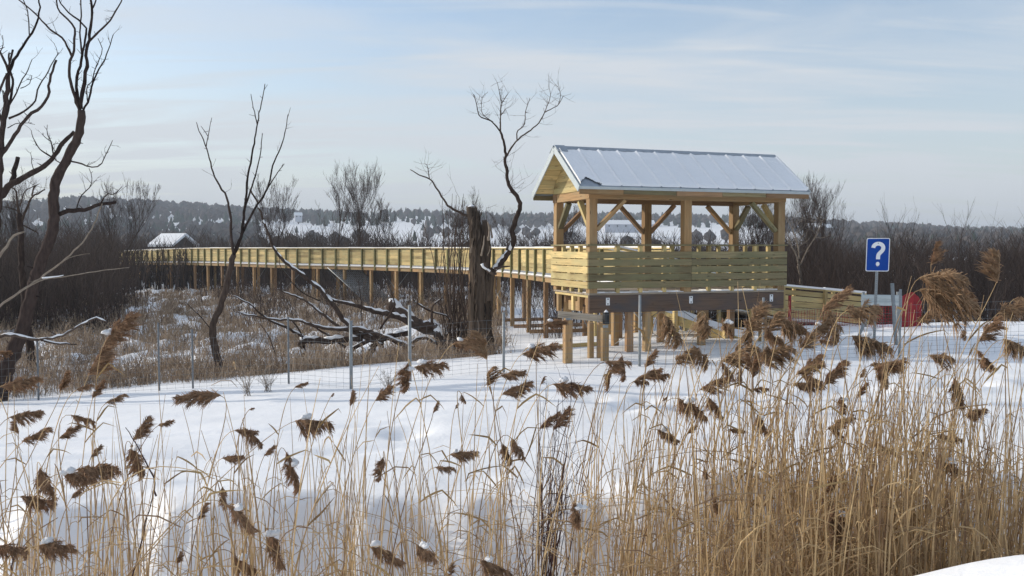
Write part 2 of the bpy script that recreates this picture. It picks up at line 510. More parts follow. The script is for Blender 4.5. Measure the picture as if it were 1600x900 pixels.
# ------------------------------------------------------------------ pavilion
U = Vector((0.943, 0.333, 0)).normalized()
Wv = Vector((-U.y, U.x, 0))
Zv = Vector((0, 0, 1))
C0 = Vector((1.746, 20.0, 0))
LP, WP = 5.23, 2.15
DECK = -1.02
def pv(a, b, z): return C0 + U * a + Wv * b + Zv * z
pav = empty('pavilion', pv(LP / 2, WP / 2, gz(*pv(LP / 2, WP / 2, 0).xy)), 'open timber lookout pavilion with snowy gable roof standing on posts', 'pavilion')
PS = 0.19
post_a = (PS / 2, 2.53, LP - PS / 2)
for i, a in enumerate(post_a):
    for b in (PS / 2, WP - PS / 2):
        m = MB(); m.bar(pv(a, b, DECK + 0.003), pv(a, b, 1.12), PS, PS, up=Wv)
        m.build('post', M['orange'], pav)
# plates
m = MB(); m.bar(pv(-0.02, PS / 2, 1.22), pv(LP + 0.02, PS / 2, 1.22), PS + 0.01, 0.2); m.build('beam', M['orange'], pav)
m = MB(); m.bar(pv(-0.02, WP - PS / 2, 1.22), pv(LP + 0.02, WP - PS / 2, 1.22), PS + 0.01, 0.2); m.build('beam', M['brown'], pav)
for a in (PS / 2, LP - PS / 2):
    m = MB(); m.bar(pv(a, PS + 0.01, 1.215), pv(a, WP - PS - 0.01, 1.215), PS, 0.19); m.build('beam', M['orange'], pav)
# knee braces
def brace(a0, a1, b0, b1, zl, zh, mat='brown'):
    m = MB()
    up = Wv if abs(b1 - b0) < 0.01 else U
    m.bar(pv(a0, b0, zl), pv(a1, b1, zh), 0.085, 0.13, up=up); m.build('knee_brace', M[mat], pav)
fb, rb = PS / 2, WP - PS / 2
for b, mt in ((fb, 'brown'), (rb, 'brown')):
    brace(PS + 0.02, PS + 0.72, b, b, 0.42, 1.10, 'orange' if b == fb else 'brown')
    brace(LP - PS - 0.02, LP - PS - 0.72, b, b, 0.42, 1.10, 'orange' if b == rb else 'green')
brace(2.53 - 0.1, 2.53 - 0.80, rb, rb, 0.40, 1.11, 'brown')
brace(2.53 + 0.1, 2.53 + 0.80, rb, rb, 0.40, 1.11, 'brown')
for a in (PS / 2, LP - PS / 2):
    brace(a, a, PS + 0.02, PS + 0.55, 0.5, 1.08, 'yellow')
    brace(a, a, WP - PS - 0.02, WP - PS - 0.55, 0.5, 1.08, 'green')
# deck and its frame
m = MB()
nb = 15
for i in range(nb):
    b0 = WP * i / nb
    m.bar(pv(0.0, b0 + WP / nb / 2, DECK - 0.02), pv(LP, b0 + WP / nb / 2, DECK - 0.02), WP / nb - 0.008, 0.04)
deck = m.build('deck', M['grey'], pav)
m = MB()
for i in range(30):
    a0 = 0.05 + (LP - 0.1) * i / 30
    d0 = 0.012 + 0.02 * random.random()
    m.box(pv(a0 + 0.085, 0.25, DECK + d0 / 2 + 0.002), U * 0.0875, Wv * (0.21 + 0.03 * random.random()), Zv * d0 / 2)
m.build('snow', M['lump'], deck)
m = MB()
m.bar(pv(0.0, 0.04, DECK - 0.245), pv(2.62, 0.04, DECK - 0.245), 0.075, 0.40, tone=0.35)
m.bar(pv(2.625, 0.042, DECK - 0.25), pv(LP - 0.005, 0.042, DECK - 0.25), 0.075, 0.40, tone=0.6)
m.build('girder', M['beam'], pav)
m = MB(); m.bar(pv(0, WP - 0.04, DECK - 0.245), pv(LP, WP - 0.04, DECK - 0.245), 0.075, 0.4); m.build('girder', M['beam'], pav)
m = MB(); m.bar(pv(LP - 0.03, 0.09, DECK - 0.21), pv(LP - 0.03, WP - 0.09, DECK - 0.21), 0.05, 0.30); m.build('joist', M['brown'], pav)
for b in (0.45, 0.85, 1.25, 1.65):
    m = MB(); m.bar(pv(0.1, b, DECK - 0.17), pv(LP - 0.07, b, DECK - 0.17), 0.045, 0.24); m.build('joist', M['brown'], pav)
m = MB(); m.bar(pv(0.03, 0.09, DECK - 0.075), pv(0.03, WP - 0.09, DECK - 0.075), 0.045, 0.05); m.build('ledger', M['yellow'], pav)
for b0, hh, zt, mt in ((0.16, 0.36, 0.1, 'orange'), (0.62, 0.3, 0.1, 'orange'), (0.98, 0.34, 0.1, 'yellow'), (1.9, 0.42, 0.1, 'orange')):
    m = MB(); m.bar(pv(0.05, b0, DECK - zt), pv(0.05, b0, DECK - zt - hh), 0.09, 0.12, up=Wv); m.build('cleat', M[mt], pav)
m = MB(); m.bar(pv(0.07, 0.62, DECK - 0.33), pv(0.07, 1.30, DECK - 0.33), 0.05, 0.22); m.build('blocking', M['orange'], pav)
# white hanger plates on the girder
for a in (0.46, 2.62, 4.86):
    m = MB(); m.box(pv(a, -0.003, DECK - 0.19), Zv * 0.085, U * 0.045, Wv * 0.004)
    hp = m.build('hanger_plate', M['white'], pav)
    m = MB()
    for dz in (-0.055, 0.055):
        m.tube([pv(a, -0.008, DECK - 0.19 + dz), pv(a, -0.016, DECK - 0.19 + dz)], [0.016, 0.016], 8)
    m.build('bolt', M['black'], hp)
# foundation posts
for a, b in ((0.55, 0.35), (1.08, 0.15), (1.52, 0.12), (3.0, 0.15), (LP - 0.5, 0.15), (0.3, 1.95), (1.6, 1.95), (2.9, 1.95), (4.2, 1.95), (5.0, 1.95)):
    p = pv(a, b, 0)
    m = MB(); m.bar(Vector((p.x, p.y, gz(p.x, p.y) - 0.3)), Vector((p.x, p.y, DECK - 0.045 if b not in (0.0,) else DECK - 0.4)), 0.15, 0.15, up=Wv)
    m.build('foundation_post', M['orange' if random.random() < 0.7 else 'brown'], pav)
for (a0, z0, a1, z1) in ((1.15, -1.45, 2.6, -2.35), (1.15, -2.3, 2.4, -1.5), (2.9, -1.5, 4.2, -2.3), (2.9, -2.3, 4.2, -1.5)):
    m = MB(); m.tube([pv(a0, 1.0, z0), pv(a1, 1.0, z1)], [0.008, 0.008], 5); m.build('bracing_rod', M['zinc'], pav)
# railing boards: front, left, right, back (open where the walkway comes in)
RZ = [DECK + 0.185 + 0.17 * i for i in range(5)]
def rail_boards(pa, pb, mat, n=1, skip=()):
    d = (pb - pa)
    for k in range(n):
        q0, q1 = pa + d * (k / n), pa + d * ((k + 1) / n)
        dd = (q1 - q0).normalized() * 0.003
        for i, z in enumerate(RZ):
            if i in skip: continue
            m = MB()
            m.bar(q0 + dd + Zv * z, q1 - dd + Zv * (z + random.uniform(-.005, .005)), 0.036, 0.150)
            m.build('rail_board', M[mat], pav)
rail_boards(pv(-0.045, -0.025, 0), pv(LP + 0.045, -0.025, 0), 'green', 2)
rail_boards(pv(-0.03, 0.0, 0), pv(-0.03, WP + 0.05, 0), 'yellow', 1)
rail_boards(pv(LP + 0.03, 0.0, 0), pv(LP + 0.03, WP + 0.05, 0), 'green', 1)
rail_boards(pv(2.6, WP + 0.025, 0), pv(LP, WP + 0.025, 0), 'green', 1, (1, 3))
for pa, pb in ((pv(-0.06, 0.02, 0), pv(LP + 0.06, 0.02, 0)), (pv(0.0, 0.10, 0), pv(0.0, WP, 0)), (pv(LP, 0.10, 0), pv(LP, WP, 0)), (pv(2.6, WP, 0), pv(LP - 0.08, WP, 0))):
    m = MB(); m.bar(pa + Zv * 0.075, pb + Zv * 0.075, 0.14, 0.034); m.build('handrail', M['green'], pav)
for a in (0.72, 1.3, 1.92, 3.12, 3.75, 4.4):
    m = MB(); m.bar(pv(a, 0.045, DECK + 0.003), pv(a, 0.045, 0.057), 0.085, 0.085, up=Wv); m.build('baluster', M['yellow'], pav)
for b in (0.6, 1.1, 1.6):
    for a in (0.045, LP - 0.045):
        m = MB(); m.bar(pv(a, b, DECK + 0.003), pv(a, b, 0.057), 0.085, 0.085, up=Wv); m.build('baluster', M['yellow'], pav)
for a in (3.3, 4.1, 4.7):
    m = MB(); m.bar(pv(a, WP - 0.05, DECK + 0.003), pv(a, WP - 0.05, 0.057), 0.085, 0.085, up=Wv); m.build('baluster', M['yellow'], pav)
# roof
EA, EB = 0.408, 0.355
ZE, ZR = 1.345, 2.345
mid = WP / 2
HWD = mid + EB
def rp(a, s, lift=0.0):
    """point on the roof: a along the ridge, s -1 (front eave) .. 0 ridge .. 1 (rear eave), lifted off the surface"""
    slope = math.atan2(ZR - ZE, HWD)
    nb_ = math.sin(slope) * (1 if s > 0 else -1) if s != 0 else 0
    nz_ = math.cos(slope) if s != 0 else 1
    return pv(a, mid + s * HWD + nb_ * lift, ZR - abs(s) * (ZR - ZE) + nz_ * lift)
def slab(m, a0, a1, s0, s1, l0, l1, tone=None):
    pts = [rp(a0, s0, l0), rp(a1, s0, l0), rp(a1, s1, l0), rp(a0, s1, l0), rp(a0, s0, l1), rp(a1, s0, l1), rp(a1, s1, l1), rp(a0, s1, l1)]
    b = len(m.v); m.v += pts
    if tone is None: tone = random.random()
    o = random.random() * 20
    la = a1 - a0; ls = abs(s1 - s0) * HWD
    for q, uv in (((0, 1, 2, 3), ((0, 0), (la, 0), (la, ls), (0, ls))), ((4, 7, 6, 5), ((0, 0), (0, ls), (la, ls), (la, 0))), ((0, 4, 5, 1), ((0, 0), (0, .1), (la, .1), (la, 0))), ((2, 6, 7, 3), ((0, 0), (0, .1), (la, .1), (la, 0))), ((1, 5, 6, 2), ((0, 0), (0, .1), (ls, .1), (ls, 0))), ((0, 3, 7, 4), ((0, 0), (ls, 0), (ls, .1), (0, .1)))):
        m.face([b + t for t in q], [(x + o, y + o) for x, y in uv], tone)
A0, A1 = -EA, LP + EA
m = MB()
for sg in (-1, 1): slab(m, A0, A1, 0.004 * sg, sg, 0.0, 0.03)
roof = m.build('roof', M['roofmetal'], pav)
m = MB()
NS = 12
for sg in (-1, 1):
    for i in range(NS + 1):
        a = A0 + 0.03 + (A1 - A0 - 0.06) * i / NS
        slab(m, a - 0.012, a + 0.012, 0.03 * sg, sg * 0.998, 0.0305, 0.052)
m.build('seam', M['roofmetal'], roof)
m = MB()
for sg in (-1, 1):
    nbd = 9
    for i in range(nbd):
        s0, s1 = sg * (0.02 + 0.95 * i / nbd), sg * (0.02 + 0.95 * (i + 1) / nbd - 0.006)
        slab(m, A0 + 0.01, A1 - 0.01, s0, s1, -0.032, -0.004)
m.build('soffit', M['yellow'], roof)
for sg in (-1, 1):
    for a in (A0, A1):
        m = MB()
        off = -0.014 if a == A0 else 0.014
        slab(m, a + off - 0.012, a + off + 0.012, 0.012 * sg, sg * 1.012, -0.10, 0.05)
        m.build('rake_trim', M['trimmetal'], roof)
m = MB()
for sg in (-1, 1):
    slab(m, A0 - 0.03, A1 + 0.02, 0.0012 * sg, 0.085 * sg, 0.056, 0.064)
slab(m, A0 - 0.03, A0 + 0.22, -0.16, -0.003, 0.066, 0.085); slab(m, A0 - 0.03, A0 + 0.22, 0.003, 0.16, 0.066, 0.085)
m.build('ridge_cap', M['roofmetal'], roof)
m = MB()
for sg in (-1, 1):
    slab(m, A0 + 0.0, A1 - 0.0, sg * 1.0015, sg * 1.018, -0.03, 0.032)
m.build('eave_trim', M['trimmetal'], roof)
# eave boards
for k, (t0, t1, mt) in enumerate(((0.0, 0.178, 'orange'), (0.18, 0.40, 'green'), (0.402, 0.60, 'brown'), (0.602, 0.80, 'green'), (0.802, 1.0, 'brown'))):
    a0, a1 = A0 + (A1 - A0) * t0, A0 + (A1 - A0) * t1
    hgt = 0.115 if mt in ('orange', 'brown') else 0.10
    for sg in (-1, 1):
        bb = mid + sg * (HWD - 0.012 - (0.012 if mt == 'green' else 0))
        m = MB(); m.bar(pv(a0, bb, ZE - 0.035 - hgt / 2), pv(a1, bb, ZE - 0.035 - hgt / 2), 0.024, hgt)
        m.build('fascia_board', M[mt if sg < 0 else 'green'], roof)
# gable siding
for a, off in ((0.02, -1), (LP - 0.02, 1)):
    m = MB()
    n = 7
    z0 = 1.325
    ztop = ZR - 0.06
    for i in range(n):
        za, zb = z0 + (ztop - z0) * i / n, z0 + (ztop - z0) * (i + 1) / n - 0.006
        def half(z): return max(0.005, (ZR - 0.05 - z) / (ZR - ZE) * HWD)
        ha, hb = min(half(za), mid + 0.02), min(half(zb), mid + 0.02)
        pts = []
        for t in (-0.012, 0.012):
            pts += [pv(a + t, mid - ha, za), pv(a + t, mid + ha, za), pv(a + t, mid + hb, zb), pv(a + t, mid - hb, zb)]
        b = len(m.v); m.v += pts
        o = random.random() * 30; tn = random.random()
        for q in ((0, 1, 2, 3), (4, 7, 6, 5), (0, 4, 5, 1), (1, 5, 6, 2), (2, 6, 7, 3), (3, 7, 4, 0)):
            m.face([b + t for t in q], [(o + (pts[t] - pts[0]).dot(Wv), o + pts[t].z) for t in q], tn)
    m.build('gable_siding', M['yellow'], pav)
# snow blanket on the roof, humped over every seam, bare patch at the lower corner
def roof_snow(sg):
    na, ns_ = 240, 46
    vs_, fs = [], []
    aa = np.linspace(A0 + 0.03, A1 - 0.02, na)
    ss = np.linspace(0.09, 0.985, ns_)
    Ag, Sg = np.meshgrid(aa, ss, indexing='ij')
    ph = (Ag - A0 - 0.03) / ((A1 - A0 - 0.06) / NS)
    dseam = np.abs(ph - np.round(ph))
    hump = 0.040 * np.exp(-(dseam / 0.045) ** 2)
    drift = 0.016 * np.exp(-(((ph - np.floor(ph)) - 0.12) / 0.16) ** 2)
    th = 0.030 + hump + drift * .6 + 0.012 * vn(Ag * 1.6, Sg * 3 + 7 * (sg > 0), 41) + 0.012 * vn(Ag * 12, Sg * 22, 42) + .008 * vn(Ag * 30, Sg * 50, 44)
    th = th * np.clip((0.985 - Sg) / 0.03, 0.15, 1)
    if sg < 0:
        d = np.abs(Ag - (A0 + 0.26)) / 0.27 + (0.985 - Sg) / 0.17
        bare = d < 1.0 + 0.25 * vn(Ag * 8, Sg * 12, 43)
    else: bare = np.zeros_like(Ag, dtype=bool)
    m = MB()
    top = [[rp(Ag[i, j], sg * Sg[i, j], 0.031 + max(0.002, float(th[i, j]))) for j in range(ns_)] for i in range(na)]
    b = 0
    for i in range(na):
        for j in range(ns_): m.v.append(top[i][j])
    for i in range(na - 1):
        for j in range(ns_ - 1):
            if bare[i, j] or bare[i + 1, j] or bare[i, j + 1] or bare[i + 1, j + 1]: continue
            q = [i * ns_ + j, (i + 1) * ns_ + j, (i + 1) * ns_ + j + 1, i * ns_ + j + 1]
            m.face(q if sg > 0 else q[::-1], None, 0.5, True)
    # rim down to the metal
    k = len(m.v)
    for j in range(ns_):
        m.v.append(rp(aa[0], sg * ss[j], 0.031)); m.v.append(rp(aa[-1], sg * ss[j], 0.031))
    for j in range(ns_ - 1):
        m.face([j, j + 1, k + 2 * j + 2, k + 2 * j], None, 0.5, True)
        m.face([(na - 1) * ns_ + j, (na - 1) * ns_ + j + 1, k + 2 * j + 3, k + 2 * j + 1], None, 0.5, True)
    m.build('snow', M['snow'], roof)
roof_snow(-1); roof_snow(1)

# stair frame standing unfinished in front of the pavilion's left corner
sf_base = P(905, 552, 19.1)
sf = empty('stair_frame', Vector((sf_base.x, 19.1, gz(sf_base.x, 19.1))), 'low unfinished timber stair frame with grey beam below pavilion corner', 'stair frame')
def vpost(px, ytop, Y, w, mat, par, name='post'):
    t = P(px, ytop, Y)
    m = MB(); m.bar(Vector((t.x, Y, gz(t.x, Y) - 0.25)), t, w, w, up=Wv); return m.build(name, M[mat], par)
for px, yt, Y, w in ((887, 500, 18.9, 0.165), (945, 512, 18.95, 0.135), (923, 504, 19.45, 0.11), (937, 504, 19.4, 0.1)):
    vpost(px, yt, Y, w, 'orange', sf)
m = MB(); m.bar(P(872, 491, 19.0), P(943, 498, 19.0), 0.06, 0.145); m.build('beam', M['grey'], sf)
m = MB(); m.bar(P(874, 541, 19.8), P(940, 537, 19.7), 0.05, 0.085); m.build('rail', M['yellow'], sf)
for px, yt in ((888, 499), (946, 510)):
    t = P(px, yt, 18.85); m = MB(); m.box(t, U * 0.06, Zv * 0.03, Wv * 0.004); m.build('bracket', M['zinc'], sf)
m = MB(); c = P(947, 497, 18.9); m.box(c, Zv * 0.125, U * 0.055, Wv * 0.05); bb = m.build('black_cap', M['black'], sf)
m = MB(); 
for i in range(5): 
    r_ = 0.05 - 0.011 * i
    m.tube([c + Zv * (0.127 + 0.012 * i), c + Zv * (0.139 + 0.012 * i)], [r_, r_ - 0.008], 10)
m.build('snow', M['lump'], bb)

# ------------------------------------------------------------------ boardwalk
def catmull(pts, n):
    pts = [Vector(p) for p in pts]
    ext = [pts[0] * 2 - pts[1]] + pts + [pts[-1] * 2 - pts[-2]]
    res = []
    for i in range(1, len(ext) - 2):
        p0, p1, p2, p3 = ext[i - 1:i + 3]
        for k in range(n):
            t = k / n
            res.append(0.5 * ((2 * p1) + (p2 - p0) * t + (2 * p0 - 5 * p1 + 4 * p2 - p3) * t * t + (3 * p1 - p0 - 3 * p2 + p3) * t ** 3))
    res.append(pts[-1].copy())
    return res
def resample(pts, step):
    acc = [0]
    for a, b in zip(pts, pts[1:]): acc.append(acc[-1] + (b - a).length)
    n = max(1, round(acc[-1] / step))
    res = []
    for k in range(n + 1):
        d = acc[-1] * k / n
        i = max(j for j in range(len(acc)) if acc[j] <= d + 1e-9)
        if i >= len(pts) - 1: res.append(pts[-1].copy()); continue
        t = (d - acc[i]) / max(1e-9, acc[i + 1] - acc[i])
        res.append(pts[i].lerp(pts[i + 1], t))
    return res
wk = catmull([(2.95, 25.3, 0), (1.4, 31.5, 0), (-1.3, 40.5, 0), (-7.2, 49.0, 0), (-13.9, 55.0, 0), (-17.3, 58.6, 0), (-21.4, 63.2, 0), (-25.5, 68.0, -0.05), (-30.7, 74.0, -0.15), (-35, 79, -0.3)], 12)
wk = resample(wk, 1.22)
bw = empty('boardwalk', Vector((wk[0].x, wk[0].y, gz(wk[0].x, wk[0].y))), 'long raised timber boardwalk curving left from the pavilion across the marsh', 'boardwalk')
def nrm(i, pl):
    a = pl[max(0, i - 1)]; b = pl[min(len(pl) - 1, i + 1)]
    d = (b - a); d.z = 0; d.normalize()
    return Vector((d.y, -d.x, 0))      # to the right of the way of travel = away from the camera for this polyline
WW = 1.75
bm_r, bm_top, bm_snow, bm_deck, bm_fas, bm_dsnow, bm_far = MB(), MB(), MB(), MB(), MB(), MB(), MB()
tops = []
for i in range(len(wk) - 1):
    p, q = wk[i], wk[i + 1]
    n0, n1 = nrm(i, wk), nrm(i + 1, wk)
    gapd = (q - p).normalized() * 0.004
    for k in range(5):
        z = DECK + 0.20 + 0.172 * k
        bm_r.bar(p + n0 * 0.07 + Zv * z + gapd, q + n1 * 0.07 + Zv * z - gapd, 0.034, 0.152)
    for k in range(5):
        z = DECK + 0.20 + 0.172 * k
        bm_far.bar(p + n0 * (WW - .07) + Zv * z + gapd, q + n1 * (WW - .07) + Zv * z - gapd, 0.034, 0.152)
    for off in (0.03, WW - 0.03):
        bm_top.bar(p + n0 * off + Zv * 0.0, q + n1 * off + Zv * 0.0, 0.15, 0.04)
        hs = 0.03 + 0.02 * random.random()
        bm_snow.bar(p + n0 * off + Zv * (0.022 + hs / 2), q + n1 * off + Zv * (0.022 + hs / 2), 0.13, hs)
    bm_deck.bar(p + n0 * WW / 2 + Zv * (DECK - 0.02), q + n1 * WW / 2 + Zv * (DECK - 0.02), WW + 0.05, 0.04)
    bm_dsnow.bar(p + n0 * WW / 2 + Zv * (DECK + 0.025), q + n1 * WW / 2 + Zv * (DECK + 0.025), WW - 0.02, 0.045)
    for off in (0.04, WW - 0.04):
        bm_fas.bar(p + n0 * off + Zv * (DECK - 0.125), q + n1 * off + Zv * (DECK - 0.125), 0.05, 0.165)
o = bm_r.build('railing_boards', M['yellow'], bw, 'camera side rail of yellow horizontal boards')
bm_far.build('railing_boards', M['yellow'], bw, 'far side rail of yellow horizontal boards')
tr_ = bm_top.build('handrail', M['yellow'], bw)
bm_snow.build('snow', M['lump'], tr_)
dk = bm_deck.build('deck', M['grey'], bw)
bm_dsnow.build('snow', M['lump'], dk)
bm_fas.build('fascia', M['orange'], bw)
for i in range(len(wk)):
    n0 = nrm(i, wk)
    m = MB(); p = wk[i] - n0 * 0.0
    m.bar(p + Zv * (DECK - 0.20), p + Zv * (-0.022), 0.085, 0.09, up=n0); m.build('rail_post', M['postgreen'], bw)
m = MB()
for i in range(len(wk)):
    n0 = nrm(i, wk); p = wk[i] + n0 * WW
    m.bar(p + Zv * (DECK - 0.20), p + Zv * (-0.022), 0.085, 0.09, up=n0)
m.build('rail_posts', M['postgreen'], bw)['kind'] = 'stuff'
sup = resample(wk, 2.45)
for i in range(0, len(sup)):
    n0 = nrm(i, sup)
    for off in (0.12, WW - 0.12):
        p = sup[i] + n0 * off
        g = gz(p.x, p.y)
        m = MB(); m.bar(Vector((p.x, p.y, g - 0.3)), p + Zv * (DECK - 0.21), 0.15, 0.15, up=n0)
        m.build('support_post', M['orange' if random.random() < .6 else 'brown'], bw)
    if i % 2 == 0 and i + 1 < len(sup):
        a, b = sup[i] + n0 * 0.9, sup[i + 1] + n0 * 0.9
        g = gz(a.x, a.y)
        for e0, e1 in ((a, b), (b, a)):
            m = MB(); m.tube([e0 + Zv * (DECK - 0.3), Vector((e1.x, e1.y, g + 0.3))], [0.015] * 2, 5); m.build('bracing_rod', M['zinc'], bw)
for i in (3, 4, 5):
    m = MB()
    n0 = nrm(i, sup)
    a = sup[i] + n0 * 0.02; b = sup[i] + n0 * (WW - 0.02)
    g = gz(a.x, a.y)
    m.bar(Vector((a.x - .5, a.y, g + 0.25)), Vector((b.x + .6, b.y, g + 0.28)), 0.05, 0.14)
    m.build('ground_tie', M['brown'], bw)

# access ramp going down to the right behind the pavilion
rA0, rA1, rA2 = Vector((2.95, 25.3, 0.0)), P(1222, 449, 27.0), P(1352, 461, 27.6)
ramp_o = empty('access_ramp', Vector((rA1.x, 27.5, gz(rA1.x, 27.5))), 'timber access ramp with snow topped rail descending right behind pavilion', 'ramp')
rl = resample([rA0, rA1], 1.25) + resample([rA1, rA2], 1.25)[1:]
r1, r2, r3, r4, r5 = MB(), MB(), MB(), MB(), MB()
for side, off in ((0, 0.0), (1, 1.6)):
    bo = MB()
    for i in range(len(rl) - 1):
        p, q = rl[i], rl[i + 1]
        n0 = Vector((-0.25, 0.97, 0)) * off
        for k in range(5):
            z = -1.0 + 0.17 + 0.175 * k
            bo.bar(p + n0 + Zv * z, q + n0 + Zv * z, 0.034, 0.145)
        r1.bar(p + n0 + Zv * 0.03, q + n0 + Zv * 0.03, 0.14, 0.04)
        hs = 0.04 + 0.03 * random.random()
        r2.bar(p + n0 + Zv * (0.052 + hs / 2), q + n0 + Zv * (0.052 + hs / 2), 0.125, hs)
        if side == 0:
            nn = Vector((-0.25, 0.97, 0)) * 0.8
            r3.bar(p + nn + Zv * -1.02, q + nn + Zv * -1.02, 1.6, 0.04)
            r4.bar(p + nn + Zv * -0.975, q + nn + Zv * -0.975, 1.45, 0.04)
    bo.build('railing_boards', M['yellow'], ramp_o)
hr = r1.build('handrail', M['yellow'], ramp_o); r2.build('snow', M['lump'], hr)
dk = r3.build('deck', M['grey'], ramp_o); r4.build('snow', M['lump'], dk)
for i in range(len(rl)):
    for off in (-0.07, 1.67):
        p = rl[i] + Vector((-0.25, 0.97, 0)) * off
        m = MB(); m.bar(Vector((p.x, p.y, gz(p.x, p.y) - 0.3)), p + Zv * 0.01, 0.09, 0.09, up=Wv); m.build('post', M['yellow'], ramp_o)
# lower flight seen under the pavilion floor
lf0, lf1 = P(1000, 480, 25.0), P(1165, 538, 23.3)
fl = empty('lower_ramp', Vector((lf1.x, 23.3, gz(lf1.x, 23.3))), 'low snowy ramp flight meeting the ground beneath the pavilion floor', 'ramp')
m = MB(); m.bar(lf0, lf1, 0.05, 0.24, tone=.9); m.build('stringer', M['yellow'], fl)
dd = Vector((0.25, 1.2, 0))
m = MB(); m.bar(lf0 + dd, lf1 + dd, 0.05, 0.24); m.build('stringer', M['yellow'], fl)
m = MB(); m.bar(lf0 + dd / 2 + Zv * 0.10, lf1 + dd / 2 + Zv * 0.10, 1.15, 0.04); d_ = m.build('deck', M['grey'], fl)
m = MB(); m.bar(lf0 + dd / 2 + Zv * 0.15, lf1 + dd / 2 + Zv * 0.15, 1.1, 0.055); m.build('snow', M['lump'], d_)
for t in (0.08, 0.35, 0.6, 0.82):
    for e in (Vector((-0.02, -0.08, 0)), dd * 1.06):
        p = lf0.lerp(lf1, t) + e
        m = MB(); m.bar(Vector((p.x, p.y, gz(p.x, p.y) - .2)), p + Zv * 0.35, 0.11, 0.11, up=Wv); m.build('post', M['yellow'], fl)

# grey mesh panel leaning under the boardwalk
mp_ = P(555, 470, 50)
wp = empty('mesh_screen', mp_, 'grey wire mesh panel leaning on a slope under the boardwalk', 'panel')
a, b, c_, d = P(512, 418, 52.5), P(560, 418, 52.5), P(618, 478, 49.5), P(585, 484, 49.5)
m = MB()
for i in range(25):
    t = i / 24
    m.tube([a.lerp(d, t), b.lerp(c_, t)], [0.02, 0.02], 4)
for i in range(15):
    t = i / 14
    m.tube([a.lerp(b, t), d.lerp(c_, t)], [0.02, 0.02], 4)
m.build('mesh', M['zinc'], wp)
m = MB()
for s_, e_ in ((a, b), (b, c_), (c_, d), (d, a)): m.tube([s_, e_], [0.035, 0.035], 6)
m.build('frame', M['zinc'], wp)

# ------------------------------------------------------------------ wire fence
fp = [(-95, 520, 20.0), (58, 530, 19.6), (247, 504, 19.4), (300, 514, 19.3), (450, 495, 18.8), (548, 501, 17.6), (640, 477, 17.9), (787, 488, 18.0), (1000, 461, 18.0), (1193, 465, 18.1), (1407, 452, 18.3), (1640, 460, 18.6)]
fbase = P(548, 560, 17.6)
fence = empty('wire_fence', Vector((fbase.x, 17.6, gz(fbase.x, 17.6))), 'wire stock fence on steel posts crossing the snowy field', 'fence')
fpos = []
for px, yt, Y in fp:
    t = P(px, yt, Y); g = gz(t.x, Y)
    m = MB(); r_ = 0.034 if px in (548, 640) else (0.027 if px > 640 else 0.022)
    m.tube([Vector((t.x, Y, g - 0.3)), t], [r_, r_], 10); m.build('fence_post', M['zinc' if px > 500 else 'wire'], fence)
    fpos.append((t.x, Y, g))
m = MB()
HW = [0.04, 0.12, 0.21, 0.32, 0.44, 0.58, 0.74, 0.92, 1.08]
for (x0, y0, g0), (x1, y1, g1) in zip(fpos, fpos[1:]):
    n = max(1, int(abs(x1 - x0) / 0.5))
    prs = [(lerp(x0, x1, k / n), lerp(y0, y1, k / n)) for k in range(n + 1)]
    gs = [gz(x, y) for x, y in prs]
    for h in HW:
        m.tube([Vector((x, y - 0.035, g + h)) for (x, y), g in zip(prs, gs)], [0.0026] * (n + 1), 3, False)
    nst = max(1, int(abs(x1 - x0) / 0.17))
    for k in range(nst):
        x, y = lerp(x0, x1, k / nst), lerp(y0, y1, k / nst)
        g = gz(x, y)
        m.tube([Vector((x, y - 0.035, g)), Vector((x, y - 0.035, g + HW[-1]))], [0.0022] * 2, 3, False)
m.build('wire_mesh', M['wire'], fence)

# ------------------------------------------------------------------ sign
SY = 19.3
s_c = P(1371.5, 398, SY)
sg_ = gz(s_c.x, SY)
sign = empty('information_sign', Vector((s_c.x, SY, sg_)), 'blue road sign with a white question mark on a steel post', 'sign')
yaw = R(-14)
su = Vector((math.cos(yaw), math.sin(yaw), 0)); sn = Vector((math.sin(yaw), -math.cos(yaw), 0))
tl = R(1.2)
sz = (Zv * math.cos(tl) + su * -math.sin(tl) * -1).normalized()
def rrect(m, c, hw, hh, r, t0, t1):
    pts = []
    for cx, cy, a0 in ((hw - r, hh - r, 0), (-hw + r, hh - r, 90), (-hw + r, -hh + r, 180), (hw - r, -hh + r, 270)):
        for k in range(6):
            an = R(a0 + 18 * k); pts.append((cx + r * math.cos(an), cy + r * math.sin(an)))
    b = len(m.v)
    for t in (t0, t1):
        for x, y in pts: m.v.append(c + su * x + sz * y + sn * t)
    n = len(pts)
    m.face([b + n + k for k in range(n)]); m.face([b + k for k in range(n)][::-1])
    for k in range(n): m.face([b + k, b + (k + 1) % n, b + n + (k + 1) % n, b + n + k])
hw, hh = 0.238, 0.362
m = MB(); rrect(m, s_c, hw, hh, 0.035, 0.0, 0.006); pl = m.build('border', M['white'], sign)
m = MB(); rrect(m, s_c, hw - 0.016, hh - 0.016, 0.028, 0.0061, 0.009); m.build('panel', M['blue'], sign)
qm = [(-0.098, 0.150), (-0.088, 0.190), (-0.052, 0.226), (0.0, 0.240), (0.055, 0.228), (0.094, 0.190), (0.104, 0.140), (0.088, 0.092), (0.052, 0.050), (0.020, 0.012), (0.008, -0.030), (0.006, -0.098)]
qv = catmull([Vector((x, y, 0)) for x, y in qm], 4)
m = MB(); b = 0
hwid = 0.041
